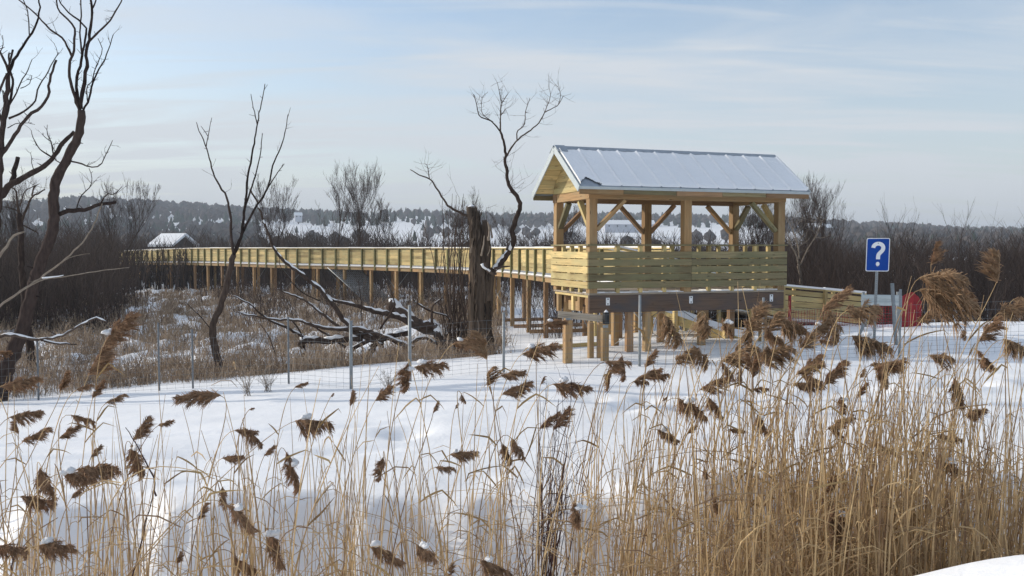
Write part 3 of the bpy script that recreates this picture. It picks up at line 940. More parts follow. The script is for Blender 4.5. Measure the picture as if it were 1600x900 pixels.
for i, p in enumerate(qv):
    t = (qv[min(i + 1, len(qv) - 1)] - qv[max(i - 1, 0)]).normalized()
    n_ = Vector((-t.y, t.x, 0))
    for sgn in (-1, 1):
        for dep in (0.0092, 0.0125):
            w = p + n_ * hwid * sgn
            m.v.append(s_c + su * w.x + sz * w.y + sn * dep)
for i in range(len(qv) - 1):
    o = i * 4
    m.face([o + 1, o + 3, o + 7, o + 5]); m.face([o, o + 4, o + 6, o + 2]); m.face([o, o + 1, o + 5, o + 4]); m.face([o + 2, o + 6, o + 7, o + 3])
e = (len(qv) - 1) * 4
m.face([0, 2, 3, 1]); m.face([e, e + 1, e + 3, e + 2])
cen = s_c + su * 0.004 + sz * -0.20
b = len(m.v)
for dep in (0.0092, 0.0125):
    for k in range(18):
        an = 2 * math.pi * k / 18
        m.v.append(cen + su * 0.038 * math.cos(an) + sz * 0.045 * math.sin(an) + sn * dep)
m.face([b + 18 + k for k in range(18)])
for k in range(18): m.face([b + k, b + (k + 1) % 18, b + 18 + (k + 1) % 18, b + 18 + k])
m.build('question_mark', M['white'], sign)
m = MB()
pb = Vector((s_c.x - 0.04, SY + 0.035, sg_ - 0.3))
pt = s_c + sz * 0.33 - sn * 0.03
for off, w, d_ in ((0.0, 0.055, 0.006), (-0.026, 0.006, 0.03), (0.026, 0.006, 0.03)):
    m.bar(pb + su * off - sn * (0.0 if off == 0 else 0.019), pt + su * off - sn * (0.0 if off == 0 else 0.019), w, d_, up=sn)
pole = m.build('post', M['zinc'], sign)
m = MB()
for k in range(44):
    p = pb.lerp(pt, 0.10 + 0.66 * k / 44)
    m.tube([p + sn * 0.003, p + sn * 0.0048], [0.006, 0.006], 6)
m.build('bolt_holes', M['black'], pole)
m = MB()
for dz in (-0.25, 0.25): m.tube([s_c + sz * dz + sn * 0.0092, s_c + sz * dz + sn * 0.014], [0.012, 0.012], 8)
m.build('bolt', M['zinc'], sign)

# leaning pipe, prop, steel strip and red netting beside the ramp
a, b = P(1394, 443, 20.0), P(1401, 552, 20.0)
b.z = gz(b.x, 20.0) - 0.2
m = MB(); m.tube([b, a], [0.042, 0.04], 12); m.tube([a, a + (a - b).normalized() * 0.004], [0.044, 0.044], 12)
m.thing('steel_pipe', M['zinc'], (b.x, 20.0, b.z + .2), 'grey steel pipe standing tilted in snow right of the sign', 'pipe')
a, b = P(1361, 482, 20.3), P(1333, 540, 20.2)
b.z = gz(b.x, 20.2) - 0.1
m = MB(); m.tube([b, a], [0.032, 0.032], 10); m.thing('steel_prop', M['zinc'], (b.x, 20.2, b.z + .1), 'short grey steel bar leaning left beneath the blue sign', 'bar')
gb = empty('guard_strip', P(1375, 530, 24.6), 'pale galvanised steel guard strip in front of red netting', 'guard rail')
gb.location.z = gz(gb.location.x, 24.6)
m = MB()
n = 14
a, b = P(1345, 468.5, 24.6), P(1406, 469.5, 24.6)
prof = [(0, .15), (.03, .12), (.035, .06), (0.0, .02), (0.0, -.02), (.035, -.06), (.03, -.12), (0, -.15)]
for e in (a, b):
    for (dy, dz) in prof: m.v.append(e + Vector((0, -dy, dz)))
for e in (a, b):
    for (dy, dz) in prof: m.v.append(e + Vector((0, -dy + 0.005, dz)))
k8 = len(prof)
for i in range(k8 - 1):
    m.face([i, k8 + i, k8 + i + 1, i + 1]); m.face([2 * k8 + i, 2 * k8 + i + 1, 3 * k8 + i + 1, 3 * k8 + i])
m.build('strip', M['trimmetal'], gb)
for px in (1349, 1403):
    t = P(px, 456, 24.66); m = MB(); m.bar(Vector((t.x, t.y, gz(t.x, t.y) - .2)), t, 0.06, 0.06, up=Vector((0, 1, 0))); m.build('post', M['zinc'], gb)
# red netting
nt_ = empty('safety_netting', P(1330, 530, 25.2), 'red plastic safety netting strung along the foot of the ramp', 'netting')
nt_.location.z = gz(nt_.location.x, 25.2)
m = MB()
path = [P(1228, 470, 26.3), P(1300, 475, 26.0), P(1350, 478, 25.6), P(1405, 470, 25.0), P(1424, 464, 25.05), P(1438, 474, 25.5)]
path = resample(path, 0.075)
SOLID = next(i for i, p in enumerate(path) if p.x / p.y > 600 / F)      # from here the net is folded thick
for i, p in enumerate(path):
    g = gz(p.x, p.y)
    top = p.z - 0.04 * math.sin(i * 0.35) - (0.22 if i < SOLID - 8 else -0.10)
    p2 = Vector((p.x + 0.01 * math.sin(i), p.y, top))
    m.box(Vector((p2.x, p2.y, (g + top) / 2 - 0.02)), Zv * ((top - g) / 2 + 0.02), Vector((0.004, 0, 0)) if i < SOLID else Vector((0.042, 0, 0)), Vector((0, 0.003, 0)))
for r_ in range(20):
    for i in range(len(path) - 1):
        if i < SOLID and r_ % 2: continue
        p, q = path[i], path[i + 1]
        def zz(i, p):
            g = gz(p.x, p.y); top = p.z - 0.04 * math.sin(i * 0.35) - (0.22 if i < SOLID - 8 else -0.10)
            return lerp(g, top, r_ / 19) + .01 * math.sin(i * 1.3 + r_)
        m.bar(Vector((p.x, p.y - .004, zz(i, p))), Vector((q.x, q.y - .004, zz(i + 1, q))), 0.004, 0.008 if i < SOLID else .045)
m.build('net', M['red'], nt_)
for px, yt, Y in ((1234, 462, 26.2), (1352, 478, 25.55), (1407, 462, 24.95)):
    t = P(px, yt, Y); m = MB(); m.bar(Vector((t.x, Y, gz(t.x, Y) - .2)), t, 0.07, 0.07, up=Vector((0, 1, 0))); m.build('stake', M['red'] if px < 1300 else M['zinc'], nt_)

# ------------------------------------------------------------------ traced trees
def crook(pts, step, amp):
    """smooth a traced limb and give it small kinks"""
    c = resample(catmull(pts, 6), step)
    for i in range(1, len(c) - 1):
        c[i] = c[i] + Vector((random.gauss(0, amp), random.gauss(0, amp), random.gauss(0, amp)))
    return c
def limb(mb, px_pts, Y, w0, w1, sides=7, step=0.12, amp=None, dy=0.0, snow=None, sk=0.5, tone=None, yoff=0.0, flare=0.0, stubs=0):
    k = Y / F
    n = len(px_pts)
    pts = []
    y = Y + yoff
    for i, (a, b) in enumerate(px_pts):
        pts.append(P(a, b, y + dy * i / max(1, n - 1)))
    r0, r1 = w0 * k * .44, w1 * k * .46
    if amp is None: amp = min(0.012, max(r0 * 0.18, 0.003))
    c = crook(pts, step, amp)
    m_ = len(c)
    rad = []
    for i in range(m_):
        t = i / (m_ - 1)
        r = lerp(r0, r1, t) * (1 + random.uniform(-0.07, 0.07))
        if flare: r *= 1 + flare * math.exp(-t * 9)
        rad.append(r)
    mb.tube(c, rad, sides, tone=tone)
    for _ in range(stubs if m_ > 4 else 0):
        i = random.randrange(1, m_ - 1)
        d = Vector((random.uniform(-1, 1), random.uniform(-.6, .6), random.uniform(-.2, 1))).normalized()
        ln = random.uniform(0.05, 0.16)
        mb.tube([c[i], c[i] + d * (rad[i] + ln)], [max(.006, rad[i] * 0.3), 0.004], 4)
    if snow is not None:
        for i in range(m_ - 1):
            pass
        i = 0
        while i < m_ - 2:
            j = min(m_, i + random.randrange(3, 12))
            top = [p + Zv * r * 0.74 for p, r in zip(c[i:j], rad[i:j])]
            rr = [max(0.014, r * sk * 1.0) * random.uniform(0.55, 1.15) for r in rad[i:j]]
            rr[0] *= 0.3; rr[-1] *= 0.3
            if len(top) > 2: snow.tube(top, rr, 7, tone=0.5)
            i = j + (random.randrange(0, 3) if random.random() < .5 and Y > 22 else -1)
    return c, rad
def twigs(mb, c, rad, n, lmin, lmax, up=0.6, r=0.006, sub=2):
    for _ in range(n):
        i = random.randrange(len(c) // 4, len(c))
        p = c[i]
        d = Vector((random.gauss(0, 1), random.gauss(0, .8), random.gauss(up, .6))).normalized()
        ln = random.uniform(lmin, lmax)
        pts = [p]; dd = d.copy()
        for k in range(4):
            dd = (dd + Vector((random.gauss(0, .16), random.gauss(0, .16), 0.10 + random.gauss(0, .12)))).normalized()
            pts.append(pts[-1] + dd * ln / 4)
        mb.tube(pts, [lerp(r, r * .35, k / 4) for k in range(5)], 3, False)
        for _ in range(sub):
            q = pts[random.randrange(1, 4)]
            d2 = (dd + Vector((random.gauss(0, .6), random.gauss(0, .6), random.gauss(.2, .4)))).normalized()
            mb.tube([q, q + d2 * ln * .25, q + d2 * ln * .5 + Zv * ln * .06], [r * .6, r * .45, r * .25], 3, False)
def tree_thing(name, base, label, cat='tree', group=None): return empty(name, base, label, cat, group)

# big leaning tree at the left edge
Y1 = 20.0
b1 = P(4, 640, Y1); b1.z = gz(b1.x, Y1) - 0.05
t1 = tree_thing('bare_tree', b1, 'tall crooked bare tree at left whose trunk forks high against the sky')
mt_, mc = MB(), MB()
ptb = [(-2, 625), (12, 570), (37, 507), (55, 437), (74, 385), (84, 350), (86, 290), (101, 255), (118, 219), (126, 202), (127, 173)]
limb(mt_, ptb, Y1, 26, 13, 10, stubs=10, flare=.2)
for pts, w0, w1 in (
    ([(126, 176), (116, 148), (109, 120), (109, 100), (112, 88), (116, 70), (117, 46), (106, 30), (90, 14), (89, -4), (93, -40)], 7, 1.6),
    ([(112, 88), (98, 60), (80, 48), (58, 24), (40, 8), (20, -8), (0, -30)], 4, 1.4),
    ([(125, 170), (120, 140), (120, 120), (126, 100), (129, 84), (132, 68), (134, 44), (120, 30), (104, 16), (92, 0), (84, -20)], 6.5, 1.5),
    ([(128, 84), (125, 50), (127, 20), (126, 0), (128, -40)], 3.6, 1.6),
    ([(126, 170), (128, 148), (133, 120), (136, 100), (133, 88), (138, 66), (142, 40), (144, 16), (139, -10), (142, -50)], 8, 3),
    ([(144, 14), (152, -6), (160, -40)], 3, 1.5),
    ([(138, 66), (154, 50), (174, 30), (180, 16), (190, 0), (200, -30)], 4.5, 1.5),
    ([(129, 175), (140, 152), (144, 132), (154, 110), (166, 86), (177, 54)], 4.5, 1.4),
    ([(144, 132), (147, 114), (156, 90), (160, 76), (153, 60)], 2.2, 1.2),
    ([(137, 160), (136, 138), (144, 126)], 2.4, 1.4),
    ([(110, 252), (125, 255), (137, 260), (156, 259), (167, 238), (176, 219)], 3, 1),
    ([(92, 335), (110, 328), (135, 327), (156, 319), (181, 316)], 8.5, 5),
    ([(120, 325), (127, 306), (141, 291), (144, 278), (139, 263)], 2.4, 1),
    ([(156, 319), (168, 303), (178, 304), (190, 292)], 2.6, 1)):
    c, r_ = limb(mc, pts, Y1, w0, w1, 6, dy=random.uniform(-.6, .6), stubs=3)
    if w1 < 2: twigs(mc, c, r_, 5, .12, .4, r=.006, sub=1)
mt_.build('trunk', M['redbark'], t1); mc.build('crown', M['redbark'], t1)
# leaning limb tree crossing behind it
Y2 = 20.8
b2 = P(-60, 640, Y2); b2.z = gz(b2.x, Y2) - .05
t2 = tree_thing('bare_tree', b2, 'bare tree leaning in from the left edge and crossing behind the tall trunk')
mt_, mc = MB(), MB()
limb(mt_, [(-62, 640), (-58, 520), (-45, 400), (-22, 340), (0, 308), (17, 289), (42, 274), (70, 259), (84, 244), (101, 221), (116, 206)], Y2, 24, 6, 9, stubs=6, flare=.2)
for pts, w0, w1 in (([(17, 289), (22, 270), (28, 246)], 10, 8),
    ([(80, 245), (61, 232), (51, 213), (49, 204)], 3, 1), ([(83, 240), (80, 223), (74, 209), (74, 195)], 2.8, 1),
    ([(80, 222), (70, 214), (66, 208)], 1.5, .8), ([(84, 244), (92, 254), (110, 253)], 2.4, 1.2), ([(53, 268), (50, 255), (48, 240)], 1.8, .8),
    ([(88, 240), (82, 226), (96, 224)], 1.5, .8)):
    c, r_ = limb(mc, pts, Y2, w0, w1, 6, dy=random.uniform(-.4, .4), stubs=1)
    if w1 < 2: twigs(mc, c, r_, 3, .1, .3, r=.005, sub=1)
mt_.build('trunk', M['redbark'], t2); mc.build('crown', M['redbark'], t2)
# many-stemmed tree at the very edge
Y3 = 19.2
b3 = P(-16, 640, Y3); b3.z = gz(b3.x, Y3) - .05
t3 = tree_thing('bare_tree', b3, 'many stemmed bare tree cut by the left edge of the view')
mt_, mc = MB(), MB()
limb(mt_, [(-18, 645), (-14, 500), (-8, 400), (-2, 300), (1, 245), (4, 200), (9, 170), (12, 140), (12, 115)], Y3, 20, 7, 9, stubs=5, flare=.2)
for pts, w0, w1 in (([(12, 118), (20, 98), (32, 78), (46, 57), (56, 40), (62, 18), (61, 0), (60, -30)], 6, 2),
    ([(46, 57), (44, 25), (40, 8), (30, -10)], 2.4, 1.4), ([(13, 112), (8, 96), (0, 80), (-12, 60)], 5, 3), ([(14, 108), (15, 95), (20, 78)], 4.5, 3.5), ([(14, 106), (14, 92), (14, 84)], 4, 3),
    ([(13, 167), (28, 140), (32, 128), (42, 112), (50, 93)], 3.4, 1.3), ([(32, 138), (45, 132), (50, 118)], 1.8, 1),
    ([(14, 185), (27, 180), (40, 172), (55, 158), (59, 138), (72, 118), (82, 98), (92, 82)], 4.2, 1.4), ([(90, 84), (88, 74), (84, 67)], 1.2, .8),
    ([(3, 240), (20, 215), (37, 191), (52, 176), (65, 167), (75, 148), (77, 128), (85, 100), (88, 94)], 7.5, 4),
    ([(3, 205), (14, 165), (20, 130), (16, 112)], 5.5, 4), ([(4, 195), (-4, 160), (4, 130), (11, 116)], 5, 4), ([(6, 160), (4, 140), (8, 150)], 2, 1.4),
    ([(12, 200), (25, 193), (40, 192), (50, 192)], 1.8, .8), ([(0, 82), (5, 70), (4, 55)], 1.6, .8)):
    c, r_ = limb(mc, pts, Y3, w0, w1, 6, dy=random.uniform(-.5, .5), stubs=2)
    if w1 < 2: twigs(mc, c, r_, 3, .1, .35, r=.005, sub=1)
mt_.build('trunk', M['redbark'], t3); mc.build('crown', M['redbark'], t3)
# mid-distance dark forked tree and pale leaning one
Y4 = 24.0
b4 = P(53, 590, Y4); b4.z = gz(b4.x, Y4) - .05
t4 = tree_thing('bare_tree', b4, 'short dark forked tree between the leaning trunks at left')
mt_, mc = MB(), MB()
limb(mt_, [(54, 600), (48, 548), (40, 480), (34, 420), (33, 360), (30, 335)], Y4, 15, 9, 8, flare=.2)
for pts, w0, w1 in (([(30, 335), (26, 315), (24, 296), (14, 292)], 6, 2), ([(33, 345), (42, 325), (50, 308), (58, 303), (70, 296)], 5.5, 2), ([(31, 322), (38, 300), (50, 292), (62, 287)], 3, 1), ([(50, 306), (52, 296), (56, 290)], 3, 2), ([(32, 350), (52, 360), (60, 365)], 3, 1.5), ([(30, 330), (12, 324), (0, 323)], 2.4, 1.2)):
    c, r_ = limb(mc, pts, Y4, w0, w1, 6, dy=random.uniform(-.4, .4), stubs=1); twigs(mc, c, r_, 4, .2, .6, r=.006)
mt_.build('trunk', M['bark'], t4); mc.build('crown', M['bark'], t4)
Y5 = 18.9
b5 = P(-40, 600, Y5); b5.z = gz(b5.x, Y5) - .05
t5 = tree_thing('fallen_pole', b5, 'pale dead sapling leaning steeply to the right at the left edge', 'dead tree')
mt_, mc, ms = MB(), MB(), MB()
limb(mt_, [(-130, 660), (-60, 545), (-20, 495), (7, 473), (50, 443), (87, 417), (127, 380), (147, 350), (160, 318)], Y5, 6.5, 2, 7, stubs=2)
limb(mc, [(87, 417), (110, 402), (140, 396)], Y5, 2, 1, 5)
limb(mc, [(30, 455), (67, 437), (98, 433), (150, 424), (202, 418)], Y5, 2.6, 1, 5)
limb(mc, [(-5, 405), (10, 385), (22, 368), (38, 362)], Y5, 6, 3, 6)
limb(ms, [(66, 434), (82, 433), (99, 430)], Y5, 3.4, 1.5, 6)
o = mt_.build('trunk', M['pale'], t5); mc.build('branch', M['pale'], t5); ms.build('snow', M['lump'], o)
Y6 = 19.6
b6 = P(-30, 600, Y6); b6.z = gz(b6.x, Y6) - .05
t6 = tree_thing('fallen_branch', b6, 'snow laden low branch reaching in from the left above marsh grass', 'branch')
mt_, ms = MB(), MB()
limb(mt_, [(-140, 650), (-60, 560), (0, 526), (20, 524), (63, 530), (93, 526), (127, 508), (150, 497), (166, 503)], Y6, 9, 3, 7, snow=ms, sk=1.0)
limb(mt_, [(63, 530), (85, 536), (120, 538)], Y6, 5, 2, 6, snow=ms, sk=1.0)
limb(mt_, [(148, 498), (150, 485), (172, 478)], Y6, 2.5, 1, 5)
limb(mt_, [(93, 526), (75, 516), (70, 513)], Y6, 2.5, 1.2, 5)
o = mt_.build('wood', M['bark'], t6); ms.build('snow', M['lump'], t6)

# slender forked tree
Y7 = 22.0
b7 = P(346, 592, Y7); b7.z = gz(b7.x, Y7) - .05
t7 = tree_thing('slender_tree', b7, 'slender dead tree with four thin whippy stems before the boardwalk')
mt_, mc = MB(), MB()
limb(mt_, [(347, 604), (342, 570), (333, 530), (334, 505), (348, 468), (356, 432), (366, 398)], Y7, 15, 9, 8, stubs=5, flare=.15)
for pts, w0, w1 in (([(366, 398), (361, 370), (361, 345), (358, 325), (353, 306), (335, 275), (322, 229), (310, 203), (307, 191)], 5.5, 1.2),
    ([(322, 229), (325, 213), (331, 184)], 2, .9), ([(325, 213), (314, 197)], 1.4, .8),
    ([(366, 398), (376, 370), (379, 355), (383, 317), (387, 280), (393, 245), (402, 195), (409, 160), (414, 131)], 6, 1.2),
    ([(402, 195), (397, 173), (392, 147)], 2, 1), ([(413, 140), (418, 132)], 1, .6), ([(383, 325), (397, 280), (406, 245), (410, 208)], 3.4, 1.2),
    ([(368, 394), (382, 357), (402, 320), (419, 293), (426, 259), (442, 221), (450, 179)], 5, 1.2), ([(419, 293), (434, 269), (444, 256)], 2.4, 1.2),
    ([(450, 182), (454, 168)], 1, .6),
    ([(334, 520), (318, 500), (300, 482), (290, 472)], 2.2, 1)):
    c, r_ = limb(mc, pts, Y7, w0, w1, 6, dy=random.uniform(-.5, .5), stubs=3)
    if w0 > 4: twigs(mc, c, r_, 4, .1, .4, r=.005, sub=1)
mt_.build('trunk', M['bark'], t7); mc.build('crown', M['redbark'], t7)

# the fallen tree, snow lying along its limbs
Y8 = 25.0
b8 = P(640, 545, Y8); b8.z = gz(b8.x, Y8)
t8 = tree_thing('fallen_tree', b8, 'fallen tree with snow lying along its bare limbs in the marsh', 'fallen tree')
mt_, mc, ms = MB(), MB(), MB()
limb(mt_, [(690, 545), (684, 520), (678, 508), (652, 510), (625, 496), (585, 486), (551, 476), (522, 469), (508, 459)], Y8, 17, 3.5, 8, snow=ms, sk=.85, dy=.4)
limb(mt_, [(608, 474), (630, 492), (662, 512), (684, 514)], Y8, 22, 20, 9, snow=ms, sk=.75, yoff=.35)
for pts, w0, w1, sn_ in (
    ([(648, 545), (607, 529), (562, 514), (540, 514), (504, 512), (468, 501), (416, 498), (387, 492), (369, 487)], 10, 2, 1),
    ([(600, 540), (556, 521), (524, 507), (499, 487), (477, 469), (454, 460), (430, 452)], 9, 2, 1),
    ([(600, 532), (562, 520), (541, 504), (499, 451), (450, 413), (428, 388), (415, 354), (402, 317), (391, 295)], 11, 2.6, 1),
    ([(477, 528), (445, 510), (414, 496), (389, 474), (364, 462)], 6, 1.6, 1),
    ([(540, 543), (504, 518), (470, 500)], 5, 2, 0), ([(594, 514), (605, 498), (612, 487), (617, 474), (606, 445)], 4, 1.6, 0),
    ([(679, 508), (686, 521), (684, 540)], 9, 6, 1), ([(675, 505), (675, 480), (691, 465)], 5, 2.5, 1), ([(652, 474), (675, 487), (697, 494), (711, 508)], 4, 2, 1),
    ([(652, 474), (650, 455)], 3, 1.2, 0), ([(470, 540), (477, 532), (517, 532), (566, 529)], 13, 9, 1), ([(570, 562), (596, 530), (640, 520)], 13, 9, 1),
    ([(500, 470), (470, 455), (440, 420), (436, 400)], 2.2, 1, 0), ([(432, 560), (420, 525), (405, 505)], 3, 1.4, 0), ([(630, 545), (660, 528), (690, 540)], 8, 5, 1),
    ([(545, 575), (552, 545), (585, 530)], 9, 6, 1), ([(477, 560), (472, 540), (478, 526)], 10, 6, 1),
    ([(566, 560), (565, 480), (560, 440)], 2.2, 1, 0), ([(456, 500), (470, 520), (480, 560)], 3, 2, 0)):
    c, r_ = limb(mc, pts, Y8, w0, w1, 6, dy=random.uniform(-.5, .5), snow=ms if sn_ else None, sk=.8, stubs=2)
    if w1 < 2.5: twigs(mc, c, r_, 4, .15, .5, r=.006, sub=1)
mt_.build('trunk', M['bark'], t8); mc.build('branches', M['bark'], t8); ms.build('snow', M['lump'], t8)

# big broken dead tree
Y9 = 24.5
b9 = P(752, 548, Y9); b9.z = gz(b9.x, Y9) - .05
t9 = tree_thing('dead_tree', b9, 'broken thick dead trunk with two curling branches left of the pavilion', 'dead tree')
def gnarled(mb, pxw, Y, sides, step=.06):
    pts = [P(a, b, Y) for a, b, w in pxw]
    c = catmull(pts, 10); ws = catmull([Vector((w, 0, 0)) for a, b, w in pxw], 10)
    b0 = len(mb.v)
    rows = []
    for i, p in enumerate(c):
        row = []
        for k in range(sides):
            an = 2 * math.pi * k / sides
            r = ws[i].x * Y / F / 2
            f = 1 + 0.16 * float(vn(np.array([k * 0.55 + 3]), np.array([p.z * 0.7]), 51)[0]) + 0.22 * float(vn(np.array([k * 0.9 + 50]), np.array([p.z * 1.8 + k * .3]), 52)[0]) + .07 * math.sin(3 * an + p.z)
            f += 0.12 * float(vn(np.array([k * 2.3]), np.array([p.z * 5]), 53)[0])
            row.append(len(mb.v)); mb.v.append(p + Vector((math.cos(an) * r * f, math.sin(an) * r * f, 0.05 * random.uniform(-1, 1) if i == len(c) - 1 else 0)))
        rows.append(row)
    for i in range(len(rows) - 1):
        for k in range(sides):
            k2 = (k + 1) % sides
            mb.face([rows[i][k], rows[i][k2], rows[i + 1][k2], rows[i + 1][k]], None, 0.5, True)
    mb.face(rows[-1], None, .9)
    return c
mt_, mc, ms, mbk = MB(), MB(), MB(), MB()
gnarled(mt_, [(753, 560, 52), (752, 545, 42), (751, 520, 37), (751, 480, 36), (752, 440, 36), (749, 405, 32), (747, 380, 28), (743, 355, 22), (739, 338, 20), (737, 324, 18)], Y9, 22)
gnarled(mt_, [(755, 420, 22), (757, 390, 20), (758, 365, 14), (757, 345, 8)], Y9 - .12, 14)
gnarled(mt_, [(758, 470, 20), (764, 440, 16), (768, 425, 12)], Y9 - .1, 12)
for px0, py0, px1, py1, w in ((764, 376, 762, 346, 5.5), (769, 372, 765, 350, 4), (752, 400, 757, 368, 4), (735, 395, 738, 372, 3), (762, 400, 766, 384, 3)):
    limb(mbk, [(px0, py0), ((px0 + px1) / 2 + 1, (py0 + py1) / 2), (px1, py1)], Y9 - .42, w, w * .4, 5, step=.08)
for k_ in range(150):
    yy = random.uniform(335, 545); xx = np.interp(yy, [324, 355, 380, 420, 545], [737, 742, 748, 750, 752]); hw_ = np.interp(yy, [324, 355, 380, 440, 520, 550], [9, 10, 14, 17, 17, 20])
    e_ = random.uniform(-.97, .97); dep = math.sqrt(1 - e_ * e_) * hw_ * Y9 / F
    ln_p = min(random.uniform(8, 38), max(4, yy - 328)); Yk = Y9 - dep * random.choice((1, 1, 1, -1)) * .99
    c = crook([P(xx + e_ * hw_, yy, Yk), P(xx + e_ * hw_ + random.gauss(.5, 1), yy - ln_p * .5, Yk - .02), P(xx + e_ * hw_ * .95 + random.gauss(1, 1.5), yy - ln_p, Yk - .01)], .1, .008)
    w_ = random.uniform(.010, .026)
    mt_.tube(c, [w_ * .5] + [w_] * (len(c) - 2) + [w_ * .3], 5, tone=random.random())
limb(mc, [(760, 445), (770, 423), (782, 411), (796, 391), (803, 374), (801, 360), (808, 338), (812, 318), (800, 297), (793, 279), (790, 246), (787, 225), (782, 206)], Y9 - .1, 13, 3.6, 8, step=.09, stubs=6, dy=-.3)
limb(ms, [(772, 420), (782, 407), (796, 387), (803, 373)], Y9 - .16, 10, 5, 7, step=.08, dy=-.05)
limb(mc, [(757, 410), (758, 418), (766, 427), (776, 428)], Y9 - .5, 7, 4, 6)
ms2 = MB(); limb(ms2, [(753, 412), (757, 419), (766, 424)], Y9 - .53, 6, 4, 6)
limb(mc, [(772, 420), (790, 416), (797, 416)], Y9 - .3, 5, 2, 6)
for pts, w0, w1 in (([(782, 206), (769, 190), (760, 186), (749, 181), (744, 160), (740, 147)], 2.8, 1),
    ([(782, 206), (782, 183), (784, 162), (794, 146)], 2.8, 1), ([(784, 162), (781, 148), (777, 129)], 1.4, .7), ([(769, 190), (753, 176), (753, 153)], 1.6, .8), ([(783, 180), (790, 170)], 1.6, .9),
    ([(790, 246), (800, 230), (809, 218), (825, 206), (842, 192), (851, 176), (872, 164), (880, 150)], 3.4, 1), ([(808, 220), (808, 206), (819, 195), (821, 176), (828, 153)], 2.2, .9),
    ([(851, 176), (860, 150), (857, 134)], 1.4, .7), ([(872, 164), (876, 148), (872, 136)], 1.2, .7),
    ([(739, 341), (725, 335), (711, 328), (697, 318), (683, 295), (671, 280), (655, 274), (641, 265)], 5, 1.4), ([(671, 280), (668, 260), (664, 256)], 1.8, .8)):
    c, r_ = limb(mc, pts, Y9, w0, w1, 6, dy=random.uniform(-.4, .4), stubs=2, step=.1)
    twigs(mc, c, r_, 9 if w1 <= 1 else 3, .2, .6, .5, .005, 1)
c, r_ = limb(MB(), [(808, 335), (812, 318), (800, 297), (793, 279), (790, 246)], Y9, 3, 2, 4)
twigs(mc, c, r_, 16, .3, .8, .7, .005, 2)
o = mt_.build('trunk', M['oldbark'], t9); mbk.build('splinters', M['pale'], o)
o2 = mc.build('branches', M['bark'], t9); ms.build('snow', M['lump'], o2); ms2.build('snow', M['lump'], o2)
m = MB(); tp = P(737, 323, Y9)
for i in range(4): m.tube([tp + Zv * (-0.03 + .02 * i), tp + Zv * (-0.005 + .02 * i)], [.15 - .03 * i, .13 - .035 * i], 12)
m.build('snow', M['lump'], o)
# willow shoots beside it
b10 = P(712, 540, 25.2); b10.z = gz(b10.x, 25.2)
m = MB()
for i in range(46):
    x0 = random.gauss(716, 13); y0 = 25.2 + random.uniform(-.5, .6)
    base = P(x0, 540, y0); base.z = gz(base.x, y0)
    tip = P(x0 + random.gauss(-4, 18), random.uniform(300, 470), y0 + random.uniform(-.4, .4))
    mid_ = base.lerp(tip, .5) + Vector((random.gauss(0, .12), 0, 0))
    c = crook([base, mid_, tip], .2, .012)
    r0 = random.uniform(.012, .028)
    rad = [lerp(r0, .005, k / (len(c) - 1)) for k in range(len(c))]
    m.tube(c, rad, 4, False)
    if i % 2: twigs(m, c, rad, 5, .3, .8, .9, .006, 1)
m.thing('willow_shrub', M['bark'], b10, 'clump of thin upright willow shoots left of the dead trunk', 'shrub')

# ------------------------------------------------------------------ bare trees beyond the boardwalk
def bare(mb_t, mb_c, base, h, spread, seed, stems=1, r0=None, levels=4, rmin=0.012):
    rd = random.Random(seed)
    r0 = r0 or h * 0.0095
    def grow(p, d, ln, r, lev):
        pts = [p.copy()]; rads = [r]; dd = d.copy()
        n = 5
        for k in range(n):
            dd = (dd + Vector((rd.gauss(0, .10), rd.gauss(0, .10), .05 + rd.gauss(0, .05)))).normalized()
            pts.append(pts[-1] + dd * ln / n); rads.append(max(rmin * .6, r * (1 - .72 * (k + 1) / n)))
        (mb_t if lev == 0 else mb_c).tube(pts, rads, 6 if lev == 0 else (4 if lev == 1 else 3), False)
        if lev >= levels: return
        nch = {0: 11, 1: 6, 2: 4, 3: 3}[lev]
        for k in range(nch):
            t = rd.uniform(.28 if lev == 0 else .2, 1.0)
            i = min(n - 1, int(t * n)); q = pts[i].lerp(pts[i + 1], t * n - i)
            az = rd.uniform(0, 2 * math.pi)
            s = spread * rd.uniform(.6, 1.2)
            side = Vector((math.cos(az), math.sin(az), 0))
            d2 = (dd * 1.0 + side * s * .8 + Zv * .35).normalized()
            grow(q, d2, ln * rd.uniform(.42, .68) * (1.15 - .45 * t), max(rmin, rads[i] * .55), lev + 1)
    for s in range(stems):
        d = Vector((rd.gauss(0, .16 if stems > 1 else .05), rd.gauss(0, .1), 1)).normalized()
        grow(base + Vector((rd.gauss(0, .15), rd.gauss(0, .15), 0)) * (stems > 1), d, h * rd.uniform(.7, .85) if s else h * .82, r0 * (1 if s == 0 else rd.uniform(.5, .8)), 0)
